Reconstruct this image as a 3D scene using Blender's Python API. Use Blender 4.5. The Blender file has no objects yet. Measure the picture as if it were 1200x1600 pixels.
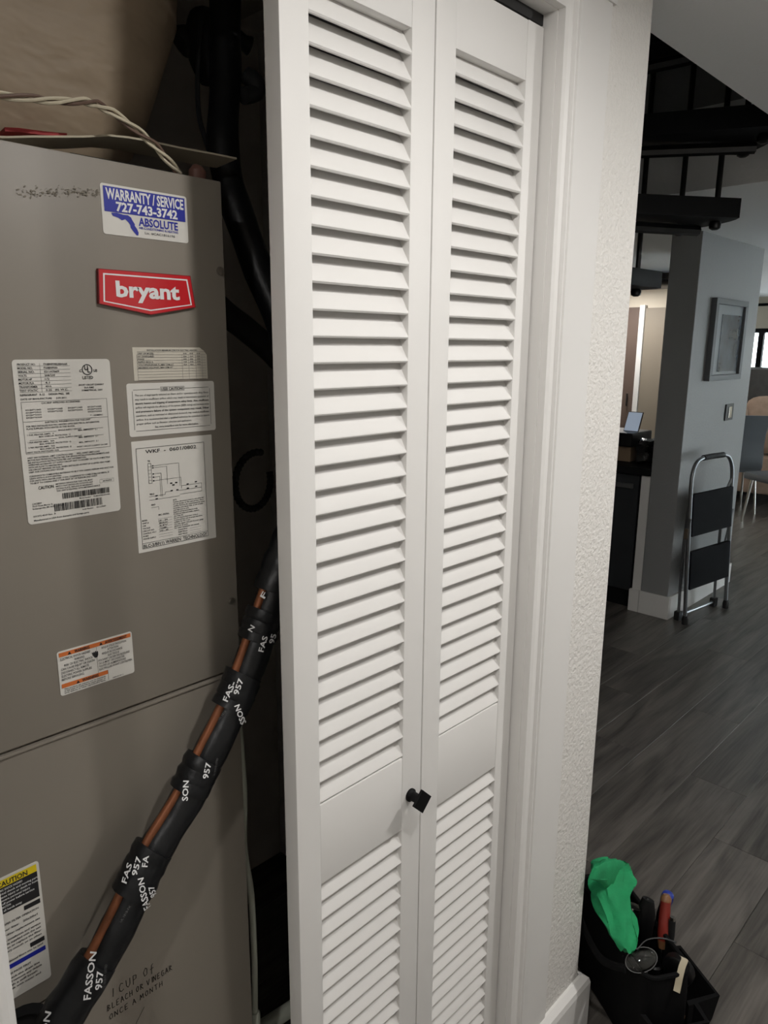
import bpy, bmesh, math, random
from mathutils import Vector, Matrix
random.seed(7)
S = bpy.context.scene
COL = S.collection
PI = math.pi

# ------------------------------------------------------------------ camera
CAM = Vector((0.0, -0.67, 1.554))
FPX, PITCH, YAW, ROLL = 1140.0, math.radians(12.8), math.radians(44.0), math.radians(0.37)
_F = Vector((math.cos(YAW)*math.cos(PITCH), math.sin(YAW)*math.cos(PITCH), -math.sin(PITCH)))
_R0 = Vector((math.sin(YAW), -math.cos(YAW), 0)); _U0 = _R0.cross(_F)
_R = _R0*math.cos(ROLL) + _U0*math.sin(ROLL); _U = -_R0*math.sin(ROLL) + _U0*math.cos(ROLL)
cam = bpy.data.cameras.new('camera'); co = bpy.data.objects.new('camera', cam); COL.objects.link(co)
cam.sensor_fit = 'VERTICAL'; cam.sensor_height = 24.0; cam.lens = FPX/1600.0*24.0
cam.clip_start = 0.02; cam.clip_end = 200
m3 = Matrix((_R, _U, -_F)).transposed()
co.matrix_world = Matrix.Translation(CAM) @ m3.to_4x4()
S.camera = co

# ------------------------------------------------------------------ world, exposure
S.view_settings.view_transform = 'Standard'; S.view_settings.look = 'None'
S.view_settings.gamma = 1.0; S.view_settings.use_curve_mapping = False
S.view_settings.exposure = 0.0
wd = bpy.data.worlds.new('sky'); S.world = wd; wd.use_nodes = True
bg = wd.node_tree.nodes['Background']; bg.inputs[0].default_value = (0.86, 0.93, 1.0, 1); bg.inputs[1].default_value = 7.5
HALL_LAMPS = ((0.655, -0.60, 6.8), (1.75, -0.88, 16.5), (-0.75, -0.75, 8.5))   # a row of alike recessed lamps in the hall ceiling
KITCHEN_FILL_W = 18.0

def ray(px, py): return _F + _R*((px-600)/FPX) - _U*((py-800)/FPX)
def wy(px, py, y): r = ray(px, py); return CAM + r*((y-CAM.y)/r.y)
def wx(px, py, x): r = ray(px, py); return CAM + r*((x-CAM.x)/r.x)
def wz(px, py, z): r = ray(px, py); return CAM + r*((z-CAM.z)/r.z)

# ------------------------------------------------------------------ materials
def lin(c):
    return tuple(((v/255.0)/12.92 if v/255.0 <= 0.04045 else ((v/255.0+0.055)/1.055)**2.4) for v in c)
MATS = {}
def mat(name, rgb, rough=0.6, metal=0.0, var=0.0, vscale=8.0, bump=0.0, bscale=60.0, bdist=0.002, spec=0.5, stretch=None, emit=None, estr=0.0, rnd=0.0, coat=0.0, alpha=None, trans=0.0):
    m = bpy.data.materials.new(name); m.use_nodes = True; MATS[name] = m
    nt = m.node_tree; N = nt.nodes; L = nt.links; b = N['Principled BSDF']
    c = lin(rgb) + (1,)
    b.inputs['Base Color'].default_value = c; b.inputs['Roughness'].default_value = rough
    b.inputs['Metallic'].default_value = metal; b.inputs['Specular IOR Level'].default_value = spec
    b.inputs['Coat Weight'].default_value = coat
    if trans: b.inputs['Transmission Weight'].default_value = trans
    if alpha is not None: b.inputs['Alpha'].default_value = alpha
    if emit is not None:
        b.inputs['Emission Color'].default_value = emit + (1,); b.inputs['Emission Strength'].default_value = estr
    tc = N.new('ShaderNodeTexCoord'); mp = N.new('ShaderNodeMapping'); L.new(tc.outputs['Object'], mp.inputs[0])
    if stretch: mp.inputs['Scale'].default_value = stretch
    if rnd or var:
        nz = N.new('ShaderNodeTexNoise'); nz.inputs['Scale'].default_value = vscale; nz.inputs['Detail'].default_value = 5
        L.new(mp.outputs[0], nz.inputs['Vector'])
        mr = N.new('ShaderNodeMapRange'); mr.inputs[1].default_value = 0.3; mr.inputs[2].default_value = 0.7
        mr.inputs[3].default_value = 1-var; mr.inputs[4].default_value = 1+var
        L.new(nz.outputs[0], mr.inputs[0])
        out = mr.outputs[0]
        if rnd:
            oi = N.new('ShaderNodeObjectInfo'); r2 = N.new('ShaderNodeMapRange'); r2.inputs[3].default_value = 1-rnd; r2.inputs[4].default_value = 1+rnd
            L.new(oi.outputs['Random'], r2.inputs[0])
            mu = N.new('ShaderNodeMath'); mu.operation = 'MULTIPLY'; L.new(out, mu.inputs[0]); L.new(r2.outputs[0], mu.inputs[1]); out = mu.outputs[0]
        vm = N.new('ShaderNodeVectorMath'); vm.operation = 'SCALE'; vm.inputs[0].default_value = c[:3]
        L.new(out, vm.inputs['Scale']); L.new(vm.outputs[0], b.inputs['Base Color'])
    if bump:
        n2 = N.new('ShaderNodeTexNoise'); n2.inputs['Scale'].default_value = bscale; n2.inputs['Detail'].default_value = 3
        L.new(mp.outputs[0], n2.inputs['Vector'])
        bp = N.new('ShaderNodeBump'); bp.inputs['Strength'].default_value = bump; bp.inputs['Distance'].default_value = bdist
        L.new(n2.outputs[0], bp.inputs['Height']); L.new(bp.outputs[0], b.inputs['Normal'])
    return m

M_door = mat('door_paint', (222, 220, 217), 0.55, spec=0.35, bump=0.04, bscale=90, bdist=0.001, var=0.015, vscale=3)
M_trim = mat('trim_paint', (222, 220, 217), 0.5, spec=0.4, bump=0.05, bscale=60, bdist=0.001, var=0.015, vscale=3)
M_wall = mat('wall_orange_peel', (222, 219, 214), 0.6, bump=0.85, bscale=130, bdist=0.0035)
M_wallg = mat('wall_grey_paint', (140, 141, 141), 0.42, bump=0.35, bscale=90, bdist=0.004)
M_ceil = mat('ceiling_paint', (238, 238, 238), 0.8, bump=0.4, bscale=110, bdist=0.003)
M_closet = mat('closet_wall', (206, 200, 190), 0.85, var=0.08)
M_cream = mat('cream_wall', (206, 196, 180), 0.8)
M_brown = mat('brown_panel', (92, 76, 68), 0.6)
M_taupe = mat('taupe_panel', (134, 124, 110), 0.6)
M_beam = mat('greybrown_beam', (120, 112, 106), 0.7, var=0.2, vscale=6, stretch=(1, 8, 8))
M_black = mat('black_paint', (14, 16, 18), 0.6, spec=0.25)
M_blackm = mat('black_metal', (12, 12, 13), 0.35)
M_cab = mat('cabinet_enamel', (134, 127, 117), 0.42, spec=0.35, var=0.04, vscale=5, bump=0.05, bscale=200, bdist=0.0005)
M_cabd = mat('cabinet_dark', (70, 66, 58), 0.6)
M_foam = mat('foam_insulation', (26, 26, 27), 0.75, bump=0.3, bscale=60, bdist=0.003)
M_tape = mat('black_tape', (17, 18, 20), 0.4, spec=0.35, bump=0.5, bscale=38, bdist=0.004)
M_copper = mat('copper', (128, 78, 50), 0.5, metal=0.5, var=0.25, vscale=40)
M_white = mat('sticker_white', (214, 211, 204), 0.5)
M_cream2 = mat('sticker_cream', (200, 194, 180), 0.55)
M_ink = mat('print_black', (30, 30, 32), 0.6)
M_inkg = mat('print_grey', (92, 92, 92), 0.6)
M_blue = mat('print_blue', (28, 38, 150), 0.45)
M_inkw = mat('print_white', (226, 226, 226), 0.5)
M_orange = mat('print_orange', (206, 110, 50), 0.5)
M_yellow = mat('print_yellow', (228, 202, 30), 0.5)
M_red = mat('badge_red', (196, 34, 42), 0.28, coat=0.3)
M_rim = mat('badge_edge', (120, 22, 28), 0.4)
M_marker = mat('marker_ink', (44, 40, 36), 0.6)
M_stain = mat('stain', (121, 114, 101), 0.7, var=0.15, vscale=90)
M_screw = mat('screw_metal', (150, 145, 135), 0.35, metal=0.9)
M_duct = mat('duct_wrap', (168, 150, 127), 0.55, var=0.06, vscale=9, bump=0.5, bscale=9, bdist=0.02, stretch=(1, 1, 2.2))
M_board = mat('duct_board', (196, 186, 164), 0.7)
M_redpaper = mat('red_paper', (176, 60, 62), 0.7)
M_wirec = mat('wire_cream', (206, 196, 172), 0.5)
M_wireb = mat('wire_brown', (110, 88, 76), 0.5)
M_pvc = mat('pvc_white', (196, 200, 186), 0.45)
M_steel = mat('brushed_steel', (128, 130, 133), 0.35, metal=0.9)
M_stain_dw = mat('dishwasher_front', (52, 55, 58), 0.35, metal=0.3)
M_rubber = mat('rubber', (22, 22, 23), 0.7)
M_stepb = mat('step_tread_black', (14, 16, 20), 0.8, spec=0.15)
M_bag = mat('bag_nylon', (12, 12, 13), 0.85, spec=0.15, bump=0.3, bscale=180, bdist=0.001)
M_rag = mat('rag_green', (26, 142, 88), 0.85, var=0.12, vscale=30, bump=0.4, bscale=160, bdist=0.0015)
M_redh = mat('handle_red', (128, 44, 36), 0.28, coat=0.3)
M_amber = mat('handle_amber', (120, 84, 56), 0.3)
M_blueh = mat('handle_blue', (36, 54, 140), 0.4)
M_chrome = mat('chrome', (205, 202, 195), 0.16, metal=1.0)
M_tan = mat('tan_leather', (176, 166, 142), 0.45)
M_glass = mat('clear_lens', (236, 240, 236), 0.05, trans=1.0)
M_leather = mat('chair_grey', (98, 102, 106), 0.42)
M_sofa = mat('sofa_grey', (96, 92, 90), 0.85, var=0.1, vscale=20)
M_cushion = mat('cushion_tan', (164, 140, 122), 0.9, var=0.1, vscale=20)
M_frame = mat('picture_frame_grey', (92, 95, 98), 0.5)
M_paper = mat('picture_mat', (128, 134, 138), 0.35)
M_print = mat('picture_print', (72, 82, 92), 0.25, var=0.35, vscale=7)
M_tablet = mat('tablet_glow', (170, 182, 198), 0.4, emit=(0.55, 0.65, 0.8), estr=0.35)  # glow added to lift the tablet's face, which is turned from the light
M_plastic = mat('black_plastic_bag', (14, 14, 16), 0.25, bump=0.6, bscale=30, bdist=0.01)
M_card = mat('cardboard', (150, 128, 104), 0.8)
M_lampglass = mat('lamp_glass', (255, 250, 240), 0.4, emit=(1.0, 0.93, 0.84), estr=6.0)
M_knob = mat('knob_black', (8, 8, 9), 0.6, spec=0.2)

# plank material: dark grey-brown oak vinyl with stretched grain
def plank_mat():
    m = bpy.data.materials.new('grey_oak_plank'); m.use_nodes = True
    nt = m.node_tree; N = nt.nodes; L = nt.links; b = N['Principled BSDF']
    tc = N.new('ShaderNodeTexCoord'); oi = N.new('ShaderNodeObjectInfo')
    ad = N.new('ShaderNodeVectorMath'); ad.operation = 'MULTIPLY_ADD'
    L.new(oi.outputs['Random'], ad.inputs[0]); ad.inputs[1].default_value = (37, 61, 13); L.new(tc.outputs['Object'], ad.inputs[2])
    mp = N.new('ShaderNodeMapping'); mp.inputs['Scale'].default_value = (1.3, 9, 9); L.new(ad.outputs[0], mp.inputs[0])
    n1 = N.new('ShaderNodeTexNoise'); n1.inputs['Scale'].default_value = 1.3; n1.inputs['Detail'].default_value = 6; n1.inputs['Distortion'].default_value = 1.2
    L.new(mp.outputs[0], n1.inputs['Vector'])
    mp2 = N.new('ShaderNodeMapping'); mp2.inputs['Scale'].default_value = (4, 110, 40); L.new(ad.outputs[0], mp2.inputs[0])
    n2 = N.new('ShaderNodeTexNoise'); n2.inputs['Scale'].default_value = 1.0; n2.inputs['Detail'].default_value = 4; n2.inputs['Distortion'].default_value = 0.6
    L.new(mp2.outputs[0], n2.inputs['Vector'])
    mx = N.new('ShaderNodeMath'); mx.operation = 'MULTIPLY_ADD'; L.new(n2.outputs[0], mx.inputs[0]); mx.inputs[1].default_value = 0.45; L.new(n1.outputs[0], mx.inputs[2])
    mr = N.new('ShaderNodeMapRange'); mr.inputs[1].default_value = 0.45; mr.inputs[2].default_value = 1.0; L.new(mx.outputs[0], mr.inputs[0])
    r2 = N.new('ShaderNodeMath'); r2.operation = 'MULTIPLY_ADD'; L.new(oi.outputs['Random'], r2.inputs[0]); r2.inputs[1].default_value = 0.25; r2.inputs[2].default_value = -0.12
    sm = N.new('ShaderNodeMath'); sm.operation = 'ADD'; L.new(mr.outputs[0], sm.inputs[0]); L.new(r2.outputs[0], sm.inputs[1])
    cr = N.new('ShaderNodeValToRGB'); L.new(sm.outputs[0], cr.inputs[0])
    cr.color_ramp.elements[0].color = lin((54, 51, 48)) + (1,); cr.color_ramp.elements[1].color = lin((112, 107, 101)) + (1,)
    cr.color_ramp.elements[0].position = 0.1; cr.color_ramp.elements[1].position = 0.95
    L.new(cr.outputs[0], b.inputs['Base Color']); b.inputs['Roughness'].default_value = 0.33
    bp = N.new('ShaderNodeBump'); bp.inputs['Strength'].default_value = 0.15; bp.inputs['Distance'].default_value = 0.001
    L.new(n2.outputs[0], bp.inputs['Height']); L.new(bp.outputs[0], b.inputs['Normal'])
    return m
M_plank = plank_mat()

# ------------------------------------------------------------------ mesh helpers
class MB:
    def __init__(s): s.v = []; s.f = []
    def add(s, vs, fs):
        n = len(s.v); s.v += [tuple(v) for v in vs]; s.f += [tuple(i+n for i in f) for f in fs]; return s
    def box(s, x0, x1, y0, y1, z0, z1, c=0.0):
        if c <= 0:
            return s.add([(x0,y0,z0),(x1,y0,z0),(x1,y1,z0),(x0,y1,z0),(x0,y0,z1),(x1,y0,z1),(x1,y1,z1),(x0,y1,z1)],
                         [(0,3,2,1),(4,5,6,7),(0,1,5,4),(1,2,6,5),(2,3,7,6),(3,0,4,7)])
        bm = bmesh.new(); bmesh.ops.create_cube(bm, size=1.0)
        for v in bm.verts:
            v.co = Vector(((x0+x1)/2+v.co.x*(x1-x0), (y0+y1)/2+v.co.y*(y1-y0), (z0+z1)/2+v.co.z*(z1-z0)))
        bmesh.ops.bevel(bm, geom=list(bm.edges), offset=c, segments=2, affect='EDGES', profile=0.6)
        return s.bm(bm)
    def bm(s, bm):
        bm.verts.index_update(); s.add([v.co[:] for v in bm.verts], [[v.index for v in f.verts] for f in bm.faces]); bm.free(); return s
    def prism(s, poly, a, b):
        """poly: list of 3D points of one end face, translated from offset a to offset b (vectors)."""
        n = len(poly); a = Vector(a); b = Vector(b)
        vs = [Vector(p)+a for p in poly] + [Vector(p)+b for p in poly]
        return s.add(vs, [tuple(range(n))[::-1], tuple(range(n, 2*n))] + [(i, (i+1) % n, n+(i+1) % n, n+i) for i in range(n)])
    def tube(s, pts, r, seg=12, cap=True, flat=1.0):
        pts = [Vector(p) for p in pts]; n = len(pts)
        rr = r if isinstance(r, (list, tuple)) else [r]*n
        rings = []; up = None
        for i in range(n):
            t = (pts[min(i+1, n-1)] - pts[max(i-1, 0)]).normalized()
            if up is None:
                up = Vector((0, 0, 1)) if abs(t.z) < 0.9 else Vector((0, 1, 0))
            x = (up - t*up.dot(t)).normalized(); y = t.cross(x); up = x
            rings.append([pts[i] + x*math.cos(2*PI*k/seg)*rr[i] + y*math.sin(2*PI*k/seg)*rr[i]*flat for k in range(seg)])
        vs = [p for R_ in rings for p in R_]; fs = []
        for i in range(n-1):
            for k in range(seg):
                a = i*seg+k; b = i*seg+(k+1) % seg
                fs.append((a, b, b+seg, a+seg))
        if cap:
            fs.append(tuple(range(seg))[::-1]); fs.append(tuple(range((n-1)*seg, n*seg)))
        return s.add(vs, fs)
    def lathe(s, prof, c=(0,0,0), seg=20, M=None):
        """prof [(r,z)...] around z, moved to c (or through matrix M)"""
        vs = []; n = len(prof)
        for r, z in prof:
            for k in range(seg):
                p = Vector((r*math.cos(2*PI*k/seg), r*math.sin(2*PI*k/seg), z))
                vs.append(M @ p if M is not None else p + Vector(c))
        fs = [(i*seg+k, i*seg+(k+1) % seg, (i+1)*seg+(k+1) % seg, (i+1)*seg+k) for i in range(n-1) for k in range(seg)]
        fs.append(tuple(range(seg))[::-1]); fs.append(tuple(range((n-1)*seg, n*seg)))
        return s.add(vs, fs)
    def loft(s, rings, closed=True, cap=True):
        n = len(rings[0]); vs = [p for r in rings for p in r]; fs = []
        for i in range(len(rings)-1):
            for k in range(n if closed else n-1):
                a = i*n+k; b = i*n+(k+1) % n; fs.append((a, b, b+n, a+n))
        if cap and closed:
            fs.append(tuple(range(n))[::-1]); fs.append(tuple(range((len(rings)-1)*n, len(rings)*n)))
        return s.add(vs, fs)
    def mesh(s, name, m, smooth=False):
        me = bpy.data.meshes.new(name); me.from_pydata(s.v, [], s.f)
        bm = bmesh.new(); bm.from_mesh(me); bmesh.ops.recalc_face_normals(bm, faces=list(bm.faces)); bm.to_mesh(me); bm.free()
        if smooth:
            me.polygons.foreach_set('use_smooth', [True]*len(me.polygons))
            try: me.set_sharp_from_angle(angle=math.radians(40))
            except Exception: pass
        me.materials.append(m); return me

def obj(name, mb, m, parent=None, smooth=False, local=False):
    me = mb if isinstance(mb, bpy.types.Mesh) else mb.mesh(name, m, smooth)
    o = bpy.data.objects.new(name, me); COL.objects.link(o)
    if parent is not None:
        o.parent = parent
        if not local: o.matrix_parent_inverse = parent_world(parent).inverted()
    return o
def parent_world(p):
    w = p.matrix_basis.copy()
    while p.parent is not None:
        w = p.parent.matrix_basis @ p.matrix_parent_inverse @ w if False else (p.matrix_parent_inverse @ w)
        p = p.parent; w = p.matrix_basis @ w
    return w
def tag(o, label=None, cat=None, group=None, kind=None):
    if label: o['label'] = label
    if cat: o['category'] = cat
    if group: o['group'] = group
    if kind: o['kind'] = kind
    return o
def thing(name, label, cat, loc, group=None, rz=0.0):
    o = bpy.data.objects.new(name, None); COL.objects.link(o); o.empty_display_size = 0.05
    o.location = loc; o.rotation_euler = (0, 0, rz)
    return tag(o, label, cat, group)
def struct(name, mb, m, smooth=False):
    return tag(obj(name, mb, m, None, smooth), kind='structure')

# ------------------------------------------------------------------ flat lettering
def text2d(body, size, width=None, bold=0.016, align='LEFT', leading=1.0, shear=0.0):
    """font outline as flat triangles; baseline at v=0, cap height = size; returns (verts2d, faces)"""
    cu = bpy.data.curves.new('lettering', 'FONT'); cu.body = body; cu.size = 1.0; cu.resolution_u = 2
    cu.offset = bold; cu.align_x = align; cu.space_line = leading; cu.shear = shear
    ob = bpy.data.objects.new('lettering', cu); COL.objects.link(ob)
    dg = bpy.context.evaluated_depsgraph_get(); ev = ob.evaluated_get(dg); me = bpy.data.meshes.new_from_object(ev)
    vs = [v.co.copy() for v in me.vertices]; fs = [tuple(p.vertices) for p in me.polygons]
    bpy.data.objects.remove(ob); bpy.data.curves.remove(cu); bpy.data.meshes.remove(me)
    k = size/0.70
    kx = k
    if width and vs:
        w = max(v.x for v in vs) - min(v.x for v in vs); kx = width/max(w, 1e-6)
        x0 = min(v.x for v in vs) if align == 'LEFT' else 0
        vs = [Vector((v.x-x0, v.y, 0)) for v in vs]
    return [(v.x*kx, v.y*k) for v in vs], fs

class Print:
    """flat print on a plane y = const facing -Y; u runs right from x0, v runs down from z0"""
    def __init__(s, x0, z0, y): s.x0 = x0; s.z0 = z0; s.y = y; s.mb = MB()
    def P(s, u, v): return (s.x0+u, s.y, s.z0-v)
    def text(s, u, v, body, size, **k):
        vs, fs = text2d(body, size, **k)
        s.mb.add([s.P(u+a, v-b) for a, b in vs], fs); return s
    def rect(s, u0, v0, u1, v1):
        s.mb.add([s.P(u0, v1), s.P(u1, v1), s.P(u1, v0), s.P(u0, v0)], [(0, 1, 2, 3)]); return s
    def line(s, u0, v0, u1, v1, w=0.0004):
        d = Vector((u1-u0, v1-v0)); n = Vector((-d.y, d.x)).normalized()*w/2
        s.mb.add([s.P(u0+n.x, v0+n.y), s.P(u1+n.x, v1+n.y), s.P(u1-n.x, v1-n.y), s.P(u0-n.x, v0-n.y)], [(0, 1, 2, 3)]); return s
    def frame(s, u0, v0, u1, v1, w=0.0004):
        s.rect(u0, v0, u1, v0+w); s.rect(u0, v1-w, u1, v1); s.rect(u0, v0, u0+w, v1); s.rect(u1-w, v0, u1, v1); return s
    def poly(s, pts):
        s.mb.add([s.P(*p) for p in pts], [tuple(range(len(pts)))]); return s
    def ring(s, u, v, r, w, n=24):
        a = [s.P(u+r*math.cos(2*PI*k/n), v+r*math.sin(2*PI*k/n)) for k in range(n)]
        b = [s.P(u+(r-w)*math.cos(2*PI*k/n), v+(r-w)*math.sin(2*PI*k/n)) for k in range(n)]
        s.mb.add(a+b, [(k, (k+1) % n, n+(k+1) % n, n+k) for k in range(n)]); return s
    def bars(s, u0, v0, u1, v1, seed):
        rg = random.Random(seed); u = u0
        while u < u1:
            w = rg.choice((0.0004, 0.0004, 0.0008, 0.0011)); s.rect(u, v0, min(u+w, u1), v1); u += w + rg.choice((0.0004, 0.0004, 0.0008))
        return s
    def build(s, m, parent, name='lettering'):
        return obj(name, s.mb, m, parent)
def rrect(x0, x1, z0, z1, r, y, cut=None):
    pts = []
    for cx, cz, a0 in ((x1-r, z1-r, 0), (x0+r, z1-r, 90), (x0+r, z0+r, 180), (x1-r, z0+r, 270)):
        for k in range(5):
            a = math.radians(a0+k*22.5); pts.append((cx+r*math.cos(a), y, cz+r*math.sin(a)))
    return pts

# ================================================================== THE SETTING
CEIL = 2.155
XMIN, XMAX, YMIN, YMAX = -1.3, 9.6, -1.75, 3.6
fl = struct('floor', MB().box(XMIN-.1, XMAX+.1, YMIN-.1, YMAX+.1, -0.10, -0.006), M_cabd)
# vinyl planks, each a piece of the floor
PW, PL, g = 0.2, 1.22, 0.0006
def plank_mesh(w, l):
    b = MB(); c = 0.0005; x0, x1, y0, y1 = g, l-g, g, w-g
    b.add([(x0,y0,-.006),(x1,y0,-.006),(x1,y1,-.006),(x0,y1,-.006),(x0,y0,-c),(x1,y0,-c),(x1,y1,-c),(x0,y1,-c),(x0+c,y0+c,0),(x1-c,y0+c,0),(x1-c,y1-c,0),(x0+c,y1-c,0)],
          [(0,1,5,4),(1,2,6,5),(2,3,7,6),(3,0,4,7),(4,5,9,8),(5,6,10,9),(6,7,11,10),(7,4,8,11),(8,9,10,11)])
    return b.mesh('plank', M_plank)
pm = plank_mesh(PW, PL)
joint = {2: 2.57, 1: 3.08, 0: 2.56, -1: 2.25, -2: 1.85}
rj = random.Random(3)
for r in range(-8, 18):
    j = joint.get(r, rj.uniform(0, PL)); x = j % PL - PL
    while x < 9.55:
        if x > -1.0 and not (x+PL < 1.2 and r > 0):
            p = obj('plank', pm, None, fl); p.location = (x, r*PW, 0)
        x += PL
# ceilings: hall strip, and the part past the stair opening
OY, OX0, OX1 = 0.07, 1.333, 3.05
cb = MB().box(XMIN, XMAX, YMIN, OY, CEIL, CEIL+.30).box(OX1, XMAX, OY, YMAX, CEIL, CEIL+.30)
struct('ceiling', cb, M_ceil)
# upper stairwell
UW = MB().box(OX0-.1, OX0, OY-.1, YMAX, CEIL+.301, 4.3).box(OX0-.1, OX1+.1, YMAX, YMAX+.1, CEIL, 4.3)
UW.box(OX1, OX1+.1, OY, YMAX, CEIL+.30, 4.3).box(OX0-.1, OX1+.1, OY-.1, OY, CEIL+.30, 4.3).box(OX0-.1, OX1+.1, OY-.1, YMAX+.1, 4.3, 4.4)
struct('wall_stairwell', UW, M_wallg)
# closet front wall with its opening (door face plane is y = 0, wall face y = -0.02)
OL, OR, OH = 0.165, 1.033, 2.03
wf = MB().box(XMIN, OL, -.02, .06, 0, CEIL).box(OL, OR, -.02, .06, OH+.02, CEIL+.30)
wf.add(*(lambda n: n)(([], [])))
# right piece with a rounded outside corner
r = 0.012; pr = [(OR, .06, 0), (OR, -.02, 0)]
pr += [(1.333-r+r*math.sin(a), -.02+r-r*math.cos(a), 0) for a in [k*PI/12 for k in range(7)]] + [(1.333, .06, 0)]
wf.prism(pr, (0, 0, 0), (0, 0, CEIL))
struct('wall_front', wf, M_wall, True)
struct('wall_right', MB().box(1.22, 1.333, .06, YMAX, 0, CEIL+.30), M_wall)
struct('wall_closet', MB().box(-.30, 1.22, .95, 1.02, 0, 2.7).box(-.36, -.30, .06, 1.02, 0, 2.7).box(-.36, 1.22, .06, 1.02, 2.7, 2.76).box(-.36, 1.333, .06, .16, 2.456, 2.7).box(1.15, 1.22, .16, .95, 2.3, 2.7), M_closet)
# rest of the house shell
VX0, VX1, VZ1 = 5.6, 9.0, 2.05
struct('wall_back', MB().box(XMIN-.1, VX0, YMIN-.1, YMIN, 0, CEIL).box(VX1, XMAX+.1, YMIN-.1, YMIN, 0, CEIL).box(VX0, VX1, YMIN-.1, YMIN, VZ1, CEIL), M_wall)
wb = tag(obj('door_1', MB().box(VX0, VX0+.06, YMIN-.08, YMIN-.02, 0, VZ1).box(VX1-.06, VX1, YMIN-.08, YMIN-.02, 0, VZ1).box(VX0, VX1, YMIN-.08, YMIN-.02, 0, .06).box(VX0, VX1, YMIN-.08, YMIN-.02, VZ1-.06, VZ1).box(7.27, 7.33, YMIN-.08, YMIN-.02, 0, VZ1), M_black), kind='structure')
obj('pane', MB().box(VX0+.06, 7.27, YMIN-.053, YMIN-.047, .06, VZ1-.06), M_glass, wb)
obj('pane', MB().box(7.33, VX1-.06, YMIN-.053, YMIN-.047, .06, VZ1-.06), M_glass, wb)
struct('wall_left', MB().box(XMIN-.1, XMIN, YMIN, 0, 0, CEIL), M_wall)
struct('wall_north', MB().box(1.333, XMAX+.1, YMAX, YMAX+.1, 0, CEIL), M_cream)
# far living-room wall with its window opening
WY0, WY1, WZ0, WZ1 = 0.3, 2.60, 0.85, 1.79
wl = MB().box(XMAX, XMAX+.12, YMIN, WY0, 0, CEIL).box(XMAX, XMAX+.12, WY1, YMAX, 0, CEIL).box(XMAX, XMAX+.12, WY0, WY1, 0, WZ0).box(XMAX, XMAX+.12, WY0, WY1, WZ1, CEIL)
struct('wall_living', wl, M_cream)
wn = tag(obj('window_1', MB().box(XMAX+.02, XMAX+.10, WY0, WY0+.05, WZ0, WZ1).box(XMAX+.02, XMAX+.10, WY1-.05, WY1, WZ0, WZ1).box(XMAX+.02, XMAX+.10, WY0, WY1, WZ0, WZ0+.05).box(XMAX+.02, XMAX+.10, WY0, WY1, WZ1-.05, WZ1).box(XMAX+.03, XMAX+.09, 2.32, 2.38, WZ0, WZ1), M_black), kind='structure')
obj('pane', MB().box(XMAX+.055, XMAX+.06, WY0+.05, 2.32, WZ0+.05, WZ1-.05), M_glass, wn)
obj('pane', MB().box(XMAX+.055, XMAX+.06, 2.38, WY1-.05, WZ0+.05, WZ1-.05), M_glass, wn)
# partition wall that carries the picture, and its baseboards
struct('wall_partition', MB().box(4.07, 5.05, .95, 1.115, 0, CEIL, .004), M_wallg)
b1 = MB().box(4.052, 4.07, .932, 1.115, 0, .135, .003).box(4.07, 5.065, .932, .95, 0, .135, .003).box(5.05, 5.065, .932, 1.115, 0, .135, .003)
struct('baseboard_partition', b1, M_trim)
struct('wall_kitchen', MB().box(7.5, 7.6, 2.45, YMAX, 0, CEIL), M_cream)
struct('trim_1', MB().box(6.1, 6.45, 1.6, YMAX, CEIL-.10, CEIL), M_beam)

# baseboard at the hall corner: wraps the outside corner
b2 = MB()
def bb(x0, x1, y0, y1):
    pass
prof = [(0, 0), (.020, 0), (.020, .118), (.017, .130), (.006, .140), (0, .140)]
# front run (normal -Y) and return (normal +X), mitred
xs0, xs1 = 1.082, 1.333
ring_a = [(xs0, -.02-p, z) for p, z in prof]; ring_b = [(xs1+p, -.02-p, z) for p, z in prof]; ring_c = [(xs1+p, 1.2, z) for p, z in prof]
b2.loft([ring_a, ring_b, ring_c])
struct('baseboard_front', b2, M_trim)

# door casing: colonial profile on three sides, mitred at the head
cas = [(0, 0), (0, .012), (.010, .0145), (.026, .0155), (.031, .0205), (.036, .0205), (.040, .017), (.044, .0215), (.049, .0215), (.053, .0175), (.076, .0075), (.080, .006), (.080, 0)]
cas = [(u*.62, p) for u, p in cas]
def casing_leg(x0, sgn):
    b = MB(); yf = -.02
    lo = [(x0+sgn*u, yf-p, 0) for u, p in cas]; hi = [(x0+sgn*u, yf-p, OH+.002+u) for u, p in cas]
    return b.loft([lo, hi])
struct('trim_2', casing_leg(OR-.002, 1), M_trim)
struct('trim_3', casing_leg(OL+.002, -1), M_trim)
b = MB(); b.loft([[(OL+.002-u, -.02-p, OH+.002+u) for u, p in cas], [(OR-.002+u, -.02-p, OH+.002+u) for u, p in cas]]); struct('trim_4', b, M_trim)
# jambs and head lining of the opening, with the dark track above the doors
struct('trim_5', MB().box(OR-.004, OR+.014, -.02, .075, 0, OH+.02).box(OL-.014, OL+.004, -.02, .075, 0, OH+.02).box(OL, OR, -.02, .075, OH+.001, OH+.02), M_trim)
struct('trim_6', MB().box(OL+.004, OR-.004, .004, .034, OH-.014, OH), M_blackm)
# smooth flat board beside the casing, with a wider cap at the head
struct('trim_7', MB().box(OR+.0475, 1.180, -.0245, -.02, .139, OH+.052, .001).box(OR+.0475, 1.190, -.027, -.02, OH+.052, CEIL-.002, .001), M_trim)

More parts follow.
